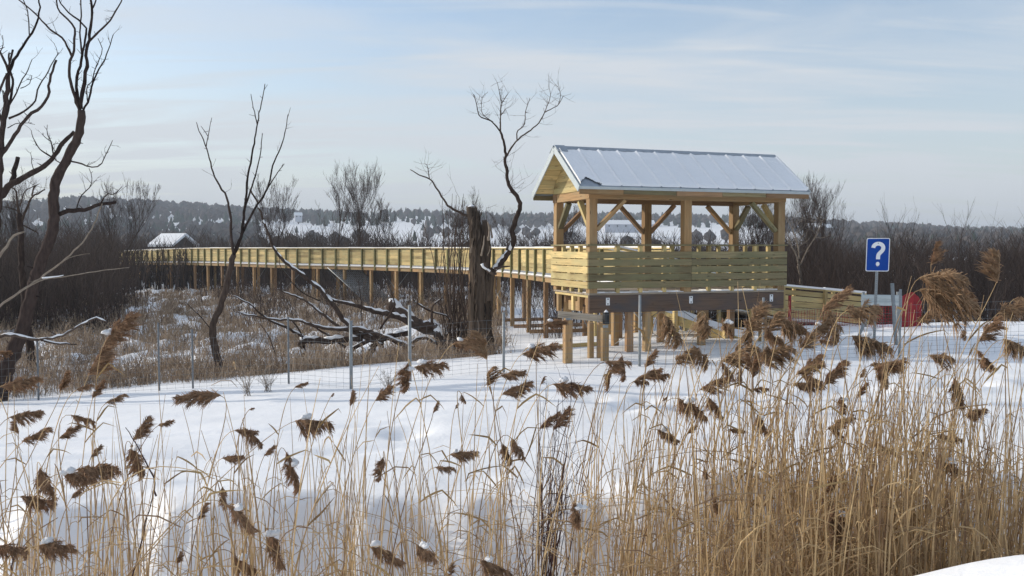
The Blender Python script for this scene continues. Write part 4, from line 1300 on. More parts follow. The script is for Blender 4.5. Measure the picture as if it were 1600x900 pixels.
BT = [ # px, top y, depth, spread, stems, label
    (527, 284, 66, .55, 1, 'thin bare tree left of the taller bare pair beyond the boardwalk'),
    (566, 271, 68, .6, 2, 'tallest bare twin stemmed tree rising behind the middle of the boardwalk'),
    (606, 320, 70, .7, 1, 'small spreading bare tree right of the tall pair beyond boardwalk'),
    (426, 305, 64, .6, 2, 'bare tree showing between the whippy stems of the slender dead tree'),
    (178, 288, 55, .5, 2, 'bare tree standing just right of the tall leaning trunk at left'),
    (735, 318, 60, .8, 3, 'bushy bare tree behind the broken dead trunk'),
    (800, 335, 70, .8, 2, 'bare tree between dead trunk and pavilion, behind the boardwalk'),
    (1172, 318, 38, .7, 3, 'bare bushy tree seen through the right bay of the pavilion'),
    (1250, 296, 37, .6, 3, 'bare tree with pale lower trunk just right of the pavilion roof'),
    (1318, 276, 42, .6, 2, 'tallest bare tree right of the pavilion, left of the blue sign'),
    (1400, 332, 44, .7, 2, 'scraggy bare tree poking above the thicket right of the blue sign'),
    (1500, 322, 43, .9, 1, 'bare tree with one tall whip above the right hand thicket'),
    (890, 340, 62, .8, 2, 'bare tree seen beneath the left end of the pavilion roof'),
    (35, 300, 48, .6, 2, 'bare tree far behind the many stemmed tree at left'),
]
for i, (px, yt, Y, sp, st, lab) in enumerate(BT):
    g0 = P(px, 450, Y); g = gz(g0.x, Y)
    top = P(px, yt, Y)
    base = Vector((g0.x, Y, g - .05))
    o = empty('bare_tree', base, lab, 'tree', 'bare trees beyond the boardwalk')
    a_, c_ = MB(), MB()
    bare(a_, c_, base, (top.z - g) * 0.93, sp, 100 + i, st, rmin=0.0046 * Y / 45, levels=2 if px >= 1400 else (4 if Y < 66 or i < 3 else 3))
    a_.build('trunk', M['twig'], o); c_.build('crown', M['twig'], o)
# one with a pale crooked lower trunk
o = empty('bare_tree', Vector((P(1253, 500, 34).x, 34, gz(P(1253, 500, 34).x, 34))), 'bare tree with pale lower limbs above the snowy ramp rail', 'tree')
mt_, mc = MB(), MB()
limb(mt_, [(1252, 525), (1253, 470), (1250, 430), (1248, 412)], 34, 7, 5, 7)
for pts in ([(1248, 412), (1243, 395), (1232, 378), (1222, 366)], [(1250, 415), (1262, 390), (1275, 370), (1284, 345)], [(1249, 405), (1246, 380), (1240, 362), (1234, 350)]):
    c, r_ = limb(mc, pts, 34, 3.4, 1, 5, dy=random.uniform(-.5, .5)); twigs(mc, c, r_, 12, .4, 1.2, .8, .010, 2)
mt_.build('trunk', M['pale'], o); mc.build('crown', M['pale'], o)

# ------------------------------------------------------------------ thickets (nobody could count their stems)
def thicket(name, pxr, Yr, topfun, n, mat, label, seed, rw=0.012, baseoff=0.0, side=3):
    rg = np.random.default_rng(seed)
    # clustered bases
    nc_ = max(10, n // 24)
    cy = rg.uniform(*Yr, nc_); cq = rg.uniform(*pxr, nc_)
    k = rg.integers(0, nc_, n)
    Yb = cy[k] + rg.normal(0, .5, n)
    Xb = (cq[k] - 800) / F * cy[k] + rg.normal(0, .6, n) * (cy[k] / 50)
    zg = ground(Xb, Yb, False) - .1
    q = Xb / Yb * F + 800
    ytop = topfun(q, Yb)
    ztop = -(ytop - 388) / F * Yb
    crown = (0.55 + 0.45 * rg.random(nc_))[k] * rg.uniform(.72, 1.08, n)
    h = np.maximum(.8, (ztop - zg) * crown)
    lean = rg.normal(0, .16, (n, 2)) * h[:, None]
    base = np.stack([Xb, Yb, zg], 1)
    ch = np.zeros((n, 4, 3))
    for j in range(4):
        t = j / 3
        ch[:, j] = base
        ch[:, j, 0] += lean[:, 0] * t ** 1.5 + (rg.normal(0, .05, n) * h if 0 < j < 3 else 0)
        ch[:, j, 1] += lean[:, 1] * t ** 1.5
        ch[:, j, 2] += h * t
    r0 = rw * rg.uniform(.6, 1.7, n) * (Yb / 45)
    rad = np.stack([r0, r0 * .8, r0 * .55, r0 * .25], 1)
    v, qd, w = prisms(ch, rad)
    parts = [(v, qd, rg.random(n)[w])]
    # side twigs
    for rep in range(side):
        t = rg.uniform(.3, .95, n)
        i0 = np.minimum(2, (t * 3).astype(int)); f = t * 3 - i0
        ar = np.arange(n)
        p = ch[ar, i0] * (1 - f)[:, None] + ch[ar, i0 + 1] * f[:, None]
        ln = h * rg.uniform(.12, .32, n)
        az = rg.uniform(0, 2 * np.pi, n)
        d = np.stack([np.cos(az) * .65, np.sin(az) * .65, rg.uniform(.35, 1.0, n)], 1)
        c2 = np.stack([p, p + d * ln[:, None] * .5, p + d * ln[:, None] + np.array([0, 0, .12]) * ln[:, None]], 1)
        rr = r0 * rg.uniform(.35, .6, n)
        v, qd, w = prisms(c2, np.stack([rr, rr * .7, rr * .35], 1))
        parts.append((v, qd, rg.random(n)[w]))
    v, qd, t = join(parts)
    link(name, np_mesh(name, v, qd, mat, t), label, 'thicket', kind='stuff')
def top_right(q, Y): return np.interp(q, [1000, 1220, 1300, 1420, 1600, 1900], [392, 372, 372, 366, 358, 350]) + 10 * vn(q / 60, Y / 6, 61) * 2
def top_left(q, Y): return np.interp(q, [-400, 0, 100, 190, 260, 330], [335, 352, 352, 346, 380, 400]) + 14 * vn(q / 40, Y / 6, 62) * 2
def top_mid(q, Y): return np.interp(q, [150, 240, 330, 420, 520, 640, 700, 900, 1250], [350, 368, 362, 362, 360, 362, 366, 364, 368]) + 9 * vn(q / 35, Y / 10, 63) * 2
def top_low(q, Y): return np.full_like(q, 425.0) + 40 * vn(q / 30, Y / 4, 64)
thicket('thicket', (1215, 2000), (30, 60), top_right, 9000, M['twig'], 'dense leafless brown thicket behind the ramp and blue sign', 71, .013)
thicket('thicket', (-420, 192), (33, 62), top_left, 6500, M['twig'], 'dense dark leafless thicket behind the tall trees at left', 72, .014)
thicket('thicket', (120, 1300), (66, 120), top_mid, 11000, M['twigfar'], 'dark belt of leafless brush beyond the boardwalk', 73, .022, side=3)
thicket('thicket', (330, 900), (34, 66), top_low, 1600, M['twig'], 'low scattered leafless brush growing under the boardwalk', 74, .010)
thicket('thicket', (860, 1330), (33, 60), lambda q, Y: np.interp(q, [860, 1000, 1200, 1330], [395, 392, 385, 380]) + 16 * vn(q / 40, Y / 5, 65), 2600, M['twig'], 'leafless brush showing behind the pavilion rails', 75, .012)

thicket('thicket', (1085, 1232), (28.4, 31.5), lambda q, Y: np.full_like(q, 476.0) + 18 * vn(q / 20, Y, 67), 1500, M['twig'], 'low brush added as dark shade behind the ramp foot under the pavilion', 77, .012)  # brush added to stand in for the black shade below the pavilion floor

# marsh grass tufts
rg = np.random.default_rng(5)
nt_c = 6200
cY = 20.8 + 42 * rg.random(nt_c) ** 1.25
cX = (rg.uniform(-60, 790, nt_c) - 800) / F * cY
keep = (vn(cX * .45, cY * .3, 81) + .35 * vn(cX * 1.3, cY * .9, 82) > -0.24)
cX, cY = cX[keep], cY[keep]
n = len(cX) * 11
k = np.repeat(np.arange(len(cX)), 11)
Xb = cX[k] + rg.normal(0, .16, n); Yb = cY[k] + rg.normal(0, .16, n)
zg = ground(Xb, Yb) - .03
h = rg.uniform(.12, .60, n) * (0.5 + .9 * rg.random(len(cX)) ** 2)[k]
ln_ = rg.normal(0, .42, (n, 2)) * h[:, None]
ch = np.zeros((n, 4, 3))
for j, (t, up) in enumerate(((0, 0), (.35, .5), (.75, .92), (1.0, .85))):
    ch[:, j, 0] = Xb + ln_[:, 0] * t ** 1.4; ch[:, j, 1] = Yb + ln_[:, 1] * t ** 1.4; ch[:, j, 2] = zg + h * up
r0 = rg.uniform(.004, .010, n) * (cY[k] / 26)
v, qd, w = prisms(ch, np.stack([r0, r0, r0 * .8, r0 * .3], 1))
link('marsh_grass', np_mesh('marsh_grass', v, qd, M['marsh'], rg.random(n)[w]), 'tangled brown marsh grass poking through snow behind the fence', 'grass', kind='stuff')

# small weeds by the fence
for px, py, Y, lab in ((388, 640, 17.6, 'spindly dry weed in the snow nearest the fence, below the fallen tree'), (418, 632, 17.9, 'spindly dry weed in snow right of its twin by the fence'), (606, 605, 17.2, 'dry weed in snow beside the thickest steel fence post')):
    b = P(px, py, Y); b.z = gz(b.x, Y)
    m = MB()
    for i in range(16):
        d = Vector((random.gauss(0, .35), random.gauss(0, .3), 1)).normalized(); ln = random.uniform(.25, .55)
        c = crook([b + Vector((random.gauss(0, .05), 0, 0)), b + d * ln * .5, b + d * ln + Vector((d.x * .1, 0, 0))], .08, .008)
        m.tube(c, [.004] * len(c), 3, False); twigs(m, c, None, 4, .06, .18, .6, .003, 1)
    m.thing('weed', M['pale'], b, lab, 'weed', 'dry weeds along the fence')

# ------------------------------------------------------------------ hills: woods and farm buildings
rg = np.random.default_rng(9)
def hill_spots(n, cond):
    res = []
    while len(res) < n:
        Y = rg.uniform(330, 1500, 4000); q = rg.uniform(-500, 2300, 4000)
        X = (q - 800) / F * Y
        ok = cond(q, Y, X, rg.random(4000))
        res += list(zip(X[ok], Y[ok]))
    return np.array(res[:n])
def wood_density(q, Y, X):
    patch = vn(X / 95, Y / 120, 91) + .5 * vn(X / 40, Y / 60, 92)
    hedge = np.abs(vn(X / 170, Y / 120, 93)) < .014
    ridge = sst(Y + 60 * vn(X / 90, Y * 0, 97), 770, 840)
    left = 1 - sst(q, 330, 460)
    right = sst(q, 1230, 1330)
    d = np.where(patch > .21 - .42 * left - .45 * right, .9, .0)
    d = np.maximum(d, hedge * .8); d = np.maximum(d, ridge * .98)
    field = (q > 860) & (q < 1180) & (Y > 430) & (Y < 800)
    field |= (q > 405) & (q < 880) & (Y > 480) & (Y < 800)
    d = np.maximum(d, .93 * left * (np.abs(vn(X / 210, Y / 150, 98)) > .05))
    d = np.where(field & ~hedge, d * .03 * (patch > .3), d)
    return d
def con(q, Y, X, r): return r < wood_density(q, Y, X)
sp = hill_spots(9500, con)
nt2 = len(sp)
def far_trees(sp, kind, seed):
    rg = np.random.default_rng(seed)
    n = len(sp)
    X, Y = sp[:, 0], sp[:, 1]
    z = ground(X, Y) - .5
    if kind == 'con':
        rings = [(0.05, .22), (.16, .31), (.36, .26), (.45, .25), (.66, .16), (.80, .12), (1.0, .02)]
    else:
        rings = [(0.02, .05), (.22, .10), (.36, .34), (.58, .42), (.80, .34), (.95, .16), (1.02, .02)]
    S = 7
    h = (5 + 6.5 * rg.random(n) ** 1.8) if kind == 'con' else rg.uniform(5.5, 10, n)
    v = np.zeros((n, len(rings), S, 3))
    for j, (t, r) in enumerate(rings):
        for s in range(S):
            an = 2 * np.pi * s / S
            rr = r * h * rg.uniform(.6, 1.35, n) * (.8 if kind == 'con' else 1.0)
            v[:, j, s, 0] = X + rr * np.cos(an); v[:, j, s, 1] = Y + rr * np.sin(an); v[:, j, s, 2] = z + h * t * rg.uniform(.92, 1.08, n)
    idx = np.arange(n * len(rings) * S).reshape(n, len(rings), S)
    q = np.stack([idx[:, :-1, :], np.roll(idx, -1, 2)[:, :-1, :], np.roll(idx, -1, 2)[:, 1:, :], idx[:, 1:, :]], -1).reshape(-1, 4)
    tone = np.repeat(rg.random(n), (len(rings) - 1) * S)
    return v.reshape(-1, 3), q, tone
pc = vn(sp[:, 0] / 120, sp[:, 1] / 90, 95) + .30 * (sp[:, 1] > 800) * (sp[:, 0] / sp[:, 1] > -.22) * (sp[:, 0] / sp[:, 1] < .28) - .2 * (sp[:, 0] / sp[:, 1] > .28)
isc = pc + rg.normal(0, .22, nt2) > .16
v, q_, t_ = far_trees(sp[isc], 'con', 1)
link('conifer_wood', np_mesh('conifer_wood', v, q_, M['conifer'], t_), 'far dark conifer woods along the crest of the snowy hills', 'woods', kind='stuff')
v, q_, t_ = far_trees(sp[~isc], 'dec', 2)
link('leafless_wood', np_mesh('leafless_wood', v, q_, M['decid'], t_), 'far grey leafless woods and hedgerows on the snowy hills', 'woods', kind='stuff')
thicket('valley_scrub', (-450, 2250), (125, 330), lambda q, Y: 388 + F * (0.9 + 3.2 * vn(q / 45, Y / 30, 66)) / Y, 9000, M['twigfar'], 'grey brown scrub on the valley floor before the hills', 76, .022, side=2)

def house(px, py, Y, w, d, hwall, hroof, wall, label, yaw=0.0, name='house', win=0):
    b = P(px, py, Y)
    o = empty(name, b, label, 'house' if name == 'house' else 'barn')
    u = Vector((math.cos(yaw), math.sin(yaw), 0)); n_ = Vector((-u.y, u.x, 0))
    m = MB(); m.box(b + Zv * (hwall / 2 - 1.5), u * w / 2, n_ * d / 2, Zv * (hwall / 2 + 1.5))
    for s in (-1, 1):
        e = b + u * s * (w / 2 - .01)
        m.poly([e + n_ * -d / 2 + Zv * hwall, e + n_ * d / 2 + Zv * hwall, e + Zv * (hwall + hroof)][::s])
    wl = m.build('wall', wall, o)
    m = MB(); ov = .4
    for s in (-1, 1):
        eave = n_ * s * (d / 2 + ov); drop = Zv * (-ov * hroof / (d / 2))
        p0, p1 = b - u * (w / 2 + ov) + Zv * (hwall + hroof), b + u * (w / 2 + ov) + Zv * (hwall + hroof)
        p2, p3 = b + u * (w / 2 + ov) + eave + Zv * hwall + drop, b - u * (w / 2 + ov) + eave + Zv * hwall + drop
        k = len(m.v); m.v += [p0, p1, p2, p3] + [x + Zv * .25 for x in (p0, p1, p2, p3)]
        for q in ((0, 1, 2, 3), (4, 7, 6, 5), (0, 4, 5, 1), (1, 5, 6, 2), (2, 6, 7, 3), (3, 7, 4, 0)): m.face([k + t for t in q])
    m.build('roof', M['snow'], o, 'snow covered roof')
    for i in range(win):
        a = -w / 2 + w * (i + .5) / win
        m = MB(); m.box(b + u * a - n_ * (d / 2 + .03) + Zv * hwall * .55, u * .5, Zv * .55, n_ * .03); m.build('window', M['black'], o)
    return o
house(272, 412, 92, 2.6, 2.9, 2.0, 0.90, M['walldark'], 'low dark hut with snow covered roof behind the left of the boardwalk', R(-24))
house(982, 357, 640, 36, 12, 3.0, 2.8, M['wallgrey'], 'long pale farm building with snowy roof seen through the pavilion', R(3), 'barn', 6)
house(466, 341, 760, 6, 5, 2.6, 2.2, M['wallgrey'], 'small white farmhouse on the hill left of the bare tree pair', R(20), win=2)
house(1268, 362, 620, 9, 7, 3, 2.6, M['wallgrey'], 'small farmhouse with snowy roof on the hill right of pavilion', R(-15), win=2)
house(1290, 362, 640, 7, 6, 3, 2.2, M['walldark'], 'small dark house beside the farmhouse right of the pavilion', R(10), win=2)

# ------------------------------------------------------------------ haze
hb = MB()
hb.box(Vector((0, 2080, 0)), Vector((7200, 0, 0)), Vector((0, 2120, 0)), Vector((0, 0, 95)))
hm = bpy.data.materials.new('haze'); hm.use_nodes = True
hn = hm.node_tree.nodes; hn.clear()
ho = hn.new('ShaderNodeOutputMaterial'); hp_ = hn.new('ShaderNodeVolumePrincipled')
hp_.inputs['Color'].default_value = (0.78, 0.86, 0.97, 1)
hp_.inputs['Density'].default_value = 0.00042
hm.node_tree.links.new(hp_.outputs[0], ho.inputs['Volume'])
hz_o = hb.build('haze', hm)
tag(hz_o, 'pale blue winter haze over the valley', 'haze', kind='stuff')



# ------------------------------------------------------------------ reeds
def hd(o, s, rows):
    return [(o[0] + r[0] / s, o[1] + r[1] / s, r[2] / s, r[3], r[4] if len(r) > 4 else 0, r[5] if len(r) > 5 else None) for r in rows]
S_ = 1
# centre x, centre y, length, angle of the tip (0 right, 90 up), snow on it, foot x in pixels (if the stalk leans far)
HEADS = hd((0, 560), 2.646, [
    (80, 85, 135, 25), (255, 90, 85, 80), (345, 115, 60, 30), (395, 125, 75, 80, 1), (475, 160, 80, 35), (105, 215, 115, 25), (75, 285, 60, 85),
    (145, 305, 135, 35), (280, 295, 85, 50), (345, 245, 90, -10), (570, 285, 110, 70), (685, 260, 60, 30), (825, 135, 155, 165), (585, 415, 130, -50, 1),
    (405, 435, 165, 20), (325, 475, 130, 0, 1), (390, 380, 65, 60), (205, 515, 140, -55), (160, 570, 125, -5, 0, -60), (310, 555, 55, 60), (45, 770, 120, 10), (235, 760, 155, 15, 1),
    (115, 805, 55, -80), (1020, 290, 85, 10), (1062, 325, 85, -40), (955, 400, 85, 20), (1105, 380, 60, 60), (1240, 105, 50, 40), (1040, 205, 22, 40), (1300, 250, 155, 5, 1, 110),
    (1225, 460, 150, -60, 1), (935, 575, 85, -60), (1010, 645, 155, -35, 1, 150), (830, 630, 75, 75, 1), (1150, 770, 155, -45, 1), (1030, 855, 145, -40, 1), (735, 820, 60, 80), (1372, 150, 20, 60)])
HEADS += hd((0, 300), 2.5, [(452, 520, 155, 55, 1), (375, 640, 150, 65), (10, 625, 60, 20)])
HEADS += hd((520, 560), 2.646, [
    (70, 165, 62, 92), (200, 135, 85, 60), (320, 80, 110, -80, 1), (405, 15, 125, 20, 1), (635, 80, 62, 100), (545, 165, 42, -60), (420, 200, 50, 80), (510, 195, 25, 70), (210, 460, 92, -85),
    (465, 445, 75, 10), (540, 380, 105, 15, 1), (740, 50, 95, 25), (755, 110, 120, 35), (865, 90, 36, 70), (985, 95, 145, 10, 1, 700), (885, 250, 95, 60), (935, 240, 105, 65), (730, 390, 85, -50), (775, 365, 92, -45),
    (1150, 85, 85, -80), (1210, 40, 95, -75), (1300, 55, 105, 30), (1350, 60, 85, 10), (1395, 310, 105, -15, 1), (1020, 640, 105, -65, 1), (225, 790, 150, -20, 1), (400, 795, 115, -35, 1), (480, 870, 55, 85, 1),
    (680, 850, 135, -10, 1), (1000, 870, 62, 88, 1), (1160, 30, 60, 60), (1275, 90, 62, 5), (1370, 165, 25, 60)])
HEADS += hd((1060, 560), 2.646, [
    (215, 50, 82, -40), (305, 35, 85, 100), (265, 75, 62, -80), (140, 90, 115, 40), (340, 120, 62, 10), (530, 30, 105, 40), (540, 95, 110, 10), (640, 50, 125, 60), (855, 15, 110, 20), (870, 65, 100, -70),
    (70, 190, 145, -15, 1), (165, 195, 100, -40), (355, 265, 85, -50, 1), (240, 290, 62, 10), (50, 290, 50, 60), (690, 190, 75, -60, 1), (660, 255, 110, 50), (660, 300, 62, -20), (755, 62, 42, 90), (750, 130, 62, 80),
    (1170, 140, 115, -65), (1215, 210, 92, 25), (1120, 315, 92, 10), (850, 360, 105, -15), (990, 385, 75, 0, 1), (1140, 440, 115, -20, 1), (1280, 15, 75, -10), (618, 520, 80, 80), (630, 600, 85, -40), (680, 690, 185, -70, 1),
    (120, 475, 42, -60), (165, 610, 62, -70)])
HEADS += hd((1200, 330), 3.333, [
    (860, 215, 115, 80), (885, 310, 165, 20), (930, 400, 225, 5), (1060, 420, 105, -30), (840, 530, 140, 30), (1215, 300, 135, 85), (1270, 490, 135, 40), (1310, 450, 70, 10), (1135, 600, 165, 60), (1140, 765, 115, -40),
    (895, 740, 92, 10), (1295, 680, 135, -10), (1030, 640, 45, -60), (330, 450, 165, 65), (480, 490, 135, 30), (130, 570, 135, -10), (280, 580, 95, 40, 1), (370, 580, 135, -60), (300, 670, 62, 0), (195, 660, 105, 60), (90, 690, 80, -50),
    (535, 660, 165, -5, 1), (620, 780, 155, 30), (610, 850, 92, -70), (215, 780, 125, 55), (230, 860, 100, 0), (350, 820, 125, 50), (20, 570, 65, 80), (30, 650, 80, 0), (20, 740, 80, -60)])
HEADS += hd((1030, 440), 6.923, [
    (160, 480, 285, -50), (240, 790, 205, 60), (470, 760, 220, -30), (550, 450, 225, -60), (760, 480, 240, -45, 1), (990, 400, 285, 85), (1000, 580, 155, -70), (1200, 440, 205, 75), (1230, 560, 205, -40), (790, 740, 305, 55), (1190, 720, 305, 40), (1000, 860, 155, 90)])
HEADS += hd((850, 440), 6.925, [(105, 420, 215, 25, 1), (800, 850, 260, 10), (1120, 830, 205, 80)])
HEADS += hd((450, 260), 2.647, [(730, 715, 92, 20, 1), (825, 745, 95, 88), (1040, 740, 145, 30, 1)])

def head_mesh(seed, fluff=1.0, mat='plume'):
    """a seed plume along +Z, one unit long: side branches that sweep towards +X, each clothed in fine spikelets"""
    rg = np.random.default_rng(seed)
    bend = rg.uniform(.12, .34)
    def axis(t): return np.stack([bend * t ** 2, 0.03 * np.sin(t * 5 + seed), t], -1)
    nb_ = int(rg.integers(20, 26))
    chs, rs, tn = [], [], []
    for b in range(nb_):
        s = .0 + .86 * (b / (nb_ - 1)) ** 1.1
        p = axis(np.array(s))
        az = rg.normal(0, 1.2)
        o = np.array([math.cos(az) * .50 * fluff + .10, math.sin(az) * .46 * fluff, 1.0]); o /= np.linalg.norm(o)
        bl = rg.uniform(.24, .52) * (1.12 - .95 * s) * (.70 + .5 * min(1, s * 4))
        def br(t): return p + o * (bl * t)[:, None] + np.array([.34, 0, -.20]) * (bl * t * t)[:, None]
        k = int(54 * (1.15 - .5 * s))
        t = rg.uniform(.0, .95, k)
        q = br(t) + rg.normal(0, .010, (k, 3))
        d = o[None] + rg.normal(0, 1, (k, 3)) * np.where(rg.random(k) < .35, .46, .22)[:, None] * (.6 + .5 * fluff) + np.array([.38, 0, -.16]) * t[:, None]
        d /= np.linalg.norm(d, axis=1, keepdims=True)
        ln = rg.uniform(.05, .24, k) * (1.1 - .5 * s)
        c = np.zeros((k, 4, 3))
        for j, u in enumerate((0, .35, .7, 1.0)):
            c[:, j] = q + d * (ln * u)[:, None] + np.array([.16, 0, -.10]) * (ln * u * u)[:, None]
        chs.append(c); r = rg.uniform(.0035, .0085, k)
        rs.append(np.stack([r * .7, r * 1.2, r * .9, r * .1], 1)); tn.append(np.clip(rg.random(k) * .6 + .4 * rg.random(), 0, 1))
    chs = np.concatenate(chs); rs = np.concatenate(rs); tn = np.concatenate(tn)
    v, q, w = prisms(chs, rs)
    v2, q2, w2 = prisms(axis(np.linspace(0, .95, 7))[None], np.linspace(.014, .005, 7)[None])
    v, q, t = join([(v, q, tn[w]), (v2, q2, np.full(len(q2), .7))])
    return np_mesh('seed_head', v, q, M[mat], t)
HM = [head_mesh(300 + i, random.uniform(.55, 1.0) if i < 9 else random.uniform(1.0, 1.4), 'plume' if i < 9 else 'paleplume') for i in range(14)]
def blob_mesh(seed):
    m = MB()
    rg = random.Random(seed)
    n, k = 9, 13
    for lump in range(5):
        ph = [rg.uniform(0, 6) for _ in range(4)]
        oc = Vector((rg.gauss(0, .62), rg.gauss(0, .35), rg.gauss(0, .16))) if lump else Vector((0, 0, 0))
        sz_ = rg.uniform(.42, .75) if lump else .85
        b = len(m.v)
        for i in range(n + 1):
            th = math.pi * i / n
            for j in range(k):
                an = 2 * math.pi * j / k
                f = 1 + .16 * math.sin(2 * an + ph[0]) * math.sin(th) + .12 * math.sin(3 * an + ph[1] + th * 2) + .1 * math.cos(3 * th + ph[2]) + rg.uniform(-.10, .10)
                z = math.cos(th)
                m.v.append(oc + Vector((math.sin(th) * math.cos(an) * f, math.sin(th) * math.sin(an) * f, (z if z > 0 else z * .6) * f * .85)) * sz_)
        for i in range(n):
            for j in range(k):
                m.face([b + i * k + j, b + (i + 1) * k + j, b + (i + 1) * k + (j + 1) % k, b + i * k + (j + 1) % k], None, .5, True)
    return m.mesh('snow_cap', M['lump'])
BM_ = [blob_mesh(i) for i in range(6)]

def blade(mb, p, d, ln, w, droop):
    """a dry leaf: narrow folded blade from p, straight, then broken over"""
    pts, dd = [p.copy()], d.copy()
    n = 6
    br = random.randrange(1, 6)
    for k in range(n):
        dd = dd + Vector((random.gauss(0, .09), random.gauss(0, .09), -droop * .12))
        if k == br: dd = dd + Vector((random.gauss(0, .35), random.gauss(0, .3), -droop * 1.3))
        dd.normalize()
        pts.append(pts[-1] + dd * ln / n)
    rad = [w * .3, w * .45, w * .5, w * .45, w * .38, w * .25, w * .05]
    mb.tube(pts, rad, 4, False, flat=.22)

def bez(p0, p1, p2, p3, n):
    r = []
    for i in range(n + 1):
        t = i / n; u = 1 - t
        r.append(p0 * u ** 3 + p1 * 3 * u * u * t + p2 * 3 * u * t * t + p3 * t ** 3)
    return r

ORD = ['', 'second', 'third', 'fourth', 'fifth', 'sixth', 'seventh', 'eighth', 'ninth', 'tenth', 'eleventh', 'twelfth', 'thirteenth', 'fourteenth', 'fifteenth', 'sixteenth', 'seventeenth', 'eighteenth']
def pose(a):
    a = (a + 180) % 360 - 180
    if a > 110: return 'swept left'
    if a >= 45: return 'upright'
    if a >= -15: return 'swept right'
    return 'drooping'
classes = {}
for i, h in enumerate(HEADS):
    size = 'large' if h[2] > 46 else ('medium' if h[2] > 31 else 'small')
    zone = 'left' if h[0] < 540 else ('middle' if h[0] < 1000 else 'right')
    level = 'high' if h[1] < 560 else ('mid height' if h[1] < 700 else 'low')
    classes.setdefault((size, h[4], pose(h[3]), zone, level), []).append(i)
LABEL = {}
for (size, sn_, po, zone, level), ids in classes.items():
    ids.sort(key=lambda i: HEADS[i][0])
    for k, i in enumerate(ids):
        area = f'in {zone} third'
        tops = 'snow capped' if sn_ else 'snowless'
        lev = {'high': 'high', 'mid height': 'halfway up', 'low': 'low'}[level]
        if len(ids) == 1: LABEL[i] = f"reed with {size} {tops} plume {po}, {lev} {area}"
        else:
            nth = ('leftmost' if k == 0 else ORD[k] + ' from left')
            LABEL[i] = f"reed with {size} {tops} plume {po}, {lev} {area}, {nth}"
for i, h in enumerate(HEADS):
    px, py, ln_px, ang, sn_, foot = h
    if py < 480: Y = random.uniform(6.4, 7.6)
    elif py < 620: Y = random.uniform(7.0, 9.0)
    elif py < 720: Y = random.uniform(6.9, 8.2)
    elif py < 800: Y = random.uniform(6.3, 7.4)
    else: Y = random.uniform(5.6, 6.6)
    c = P(px, py, Y)
    Lh = ln_px * Y / F * 1.12
    a = R(ang + random.uniform(-5, 5))
    tiltY = random.uniform(-.35, .35)
    d = Vector((math.cos(a), tiltY, math.sin(a))).normalized()
    base = c - d * Lh * .5
    hgt = base.z + 3.3
    lean = random.gauss(-.10, .13) * hgt - .12 * math.cos(a)
    fx = base.x + lean if foot is None else P(foot, 700, Y).x
    fy = Y + random.uniform(-.35, .35)
    g = gz(fx, fy)
    root = Vector((fx, fy, g))
    o = empty('reed', root, LABEL[i], 'reed', 'reeds with seed plumes')
    hgt = base.z - g
    back = 0.22 if ang > 0 else 0.30
    up1 = root + Vector((random.gauss(0, .03) * hgt, 0, hgt * .5))
    if foot is not None: up1 = root + (base - root) * .45 + Vector((0, 0, .12 * hgt))
    pre = base - d * back * (1.0 if ang > -20 else .8)
    if ang < -20: pre = pre + Zv * .05
    cv = bez(root - Zv * .06, up1, pre, base, 16)
    cv.append(base + d * Lh * .1)
    r0 = random.uniform(.0048, .0070)
    m = MB()
    m.tube(cv, [lerp(r0, .0022, k / (len(cv) - 1)) * (1.25 if k % 4 == 0 else 1) for k in range(len(cv))], 5, False)
    m.build('stem', M['straw'], o)
    for _ in range(random.choice((0, 1, 1, 2))):
        k = random.randrange(5, 14)
        mm = MB()
        az = random.choice((-1, 1))
        blade(mm, cv[k], Vector((az * random.uniform(.3, .9), random.uniform(-.4, .4), random.uniform(.2, 1))).normalized(), random.uniform(.16, .42), random.uniform(.010, .018), random.uniform(.3, 1.1))
        mm.build('leaf', M['leaf'], o)
    me = random.choice(HM[9:] if (px > 1040 and py < 560 and random.random() < .75) or abs(px - 762) < 3 else HM[:9])
    ho_ = bpy.data.objects.new('seed_head', me)
    col.objects.link(ho_); ho_.parent = o
    zl = d
    xl = Vector((-d.z, 0, d.x)).normalized()
    if xl.z > 0: xl = -xl
    if ang > 80 and random.random() < .5: xl = -xl
    yl = zl.cross(xl).normalized(); xl = yl.cross(zl).normalized()
    rot = Matrix((xl, yl, zl)).transposed()
    rot = rot @ Matrix.Rotation(random.uniform(-.5, .5), 3, 'Z')
    wd = random.uniform(.95, 1.3)
    if me in HM[9:]: wd *= 1.4; Lh *= 1.12
    mat4 = rot.to_4x4() @ Matrix.Diagonal((Lh * wd, Lh * wd, Lh, 1))
    mat4.translation = base - root
    ho_.matrix_local = mat4
    if sn_:
        sc = bpy.data.objects.new('snow_cap', random.choice(BM_))
        col.objects.link(sc); sc.parent = ho_
        s = min(.042, Lh * random.uniform(.10, .165))
        wp_ = base + d * Lh * random.uniform(.20, .36) + Zv * s * .35 - xl * Lh * .02
        wm = Matrix.Translation(wp_) @ Matrix.Rotation(random.uniform(0, 6), 4, 'Z') @ Matrix.Diagonal((s * 1.1, s, s, 1))
        sc.matrix_local = mat4.inverted() @ Matrix.Translation(-root) @ wm

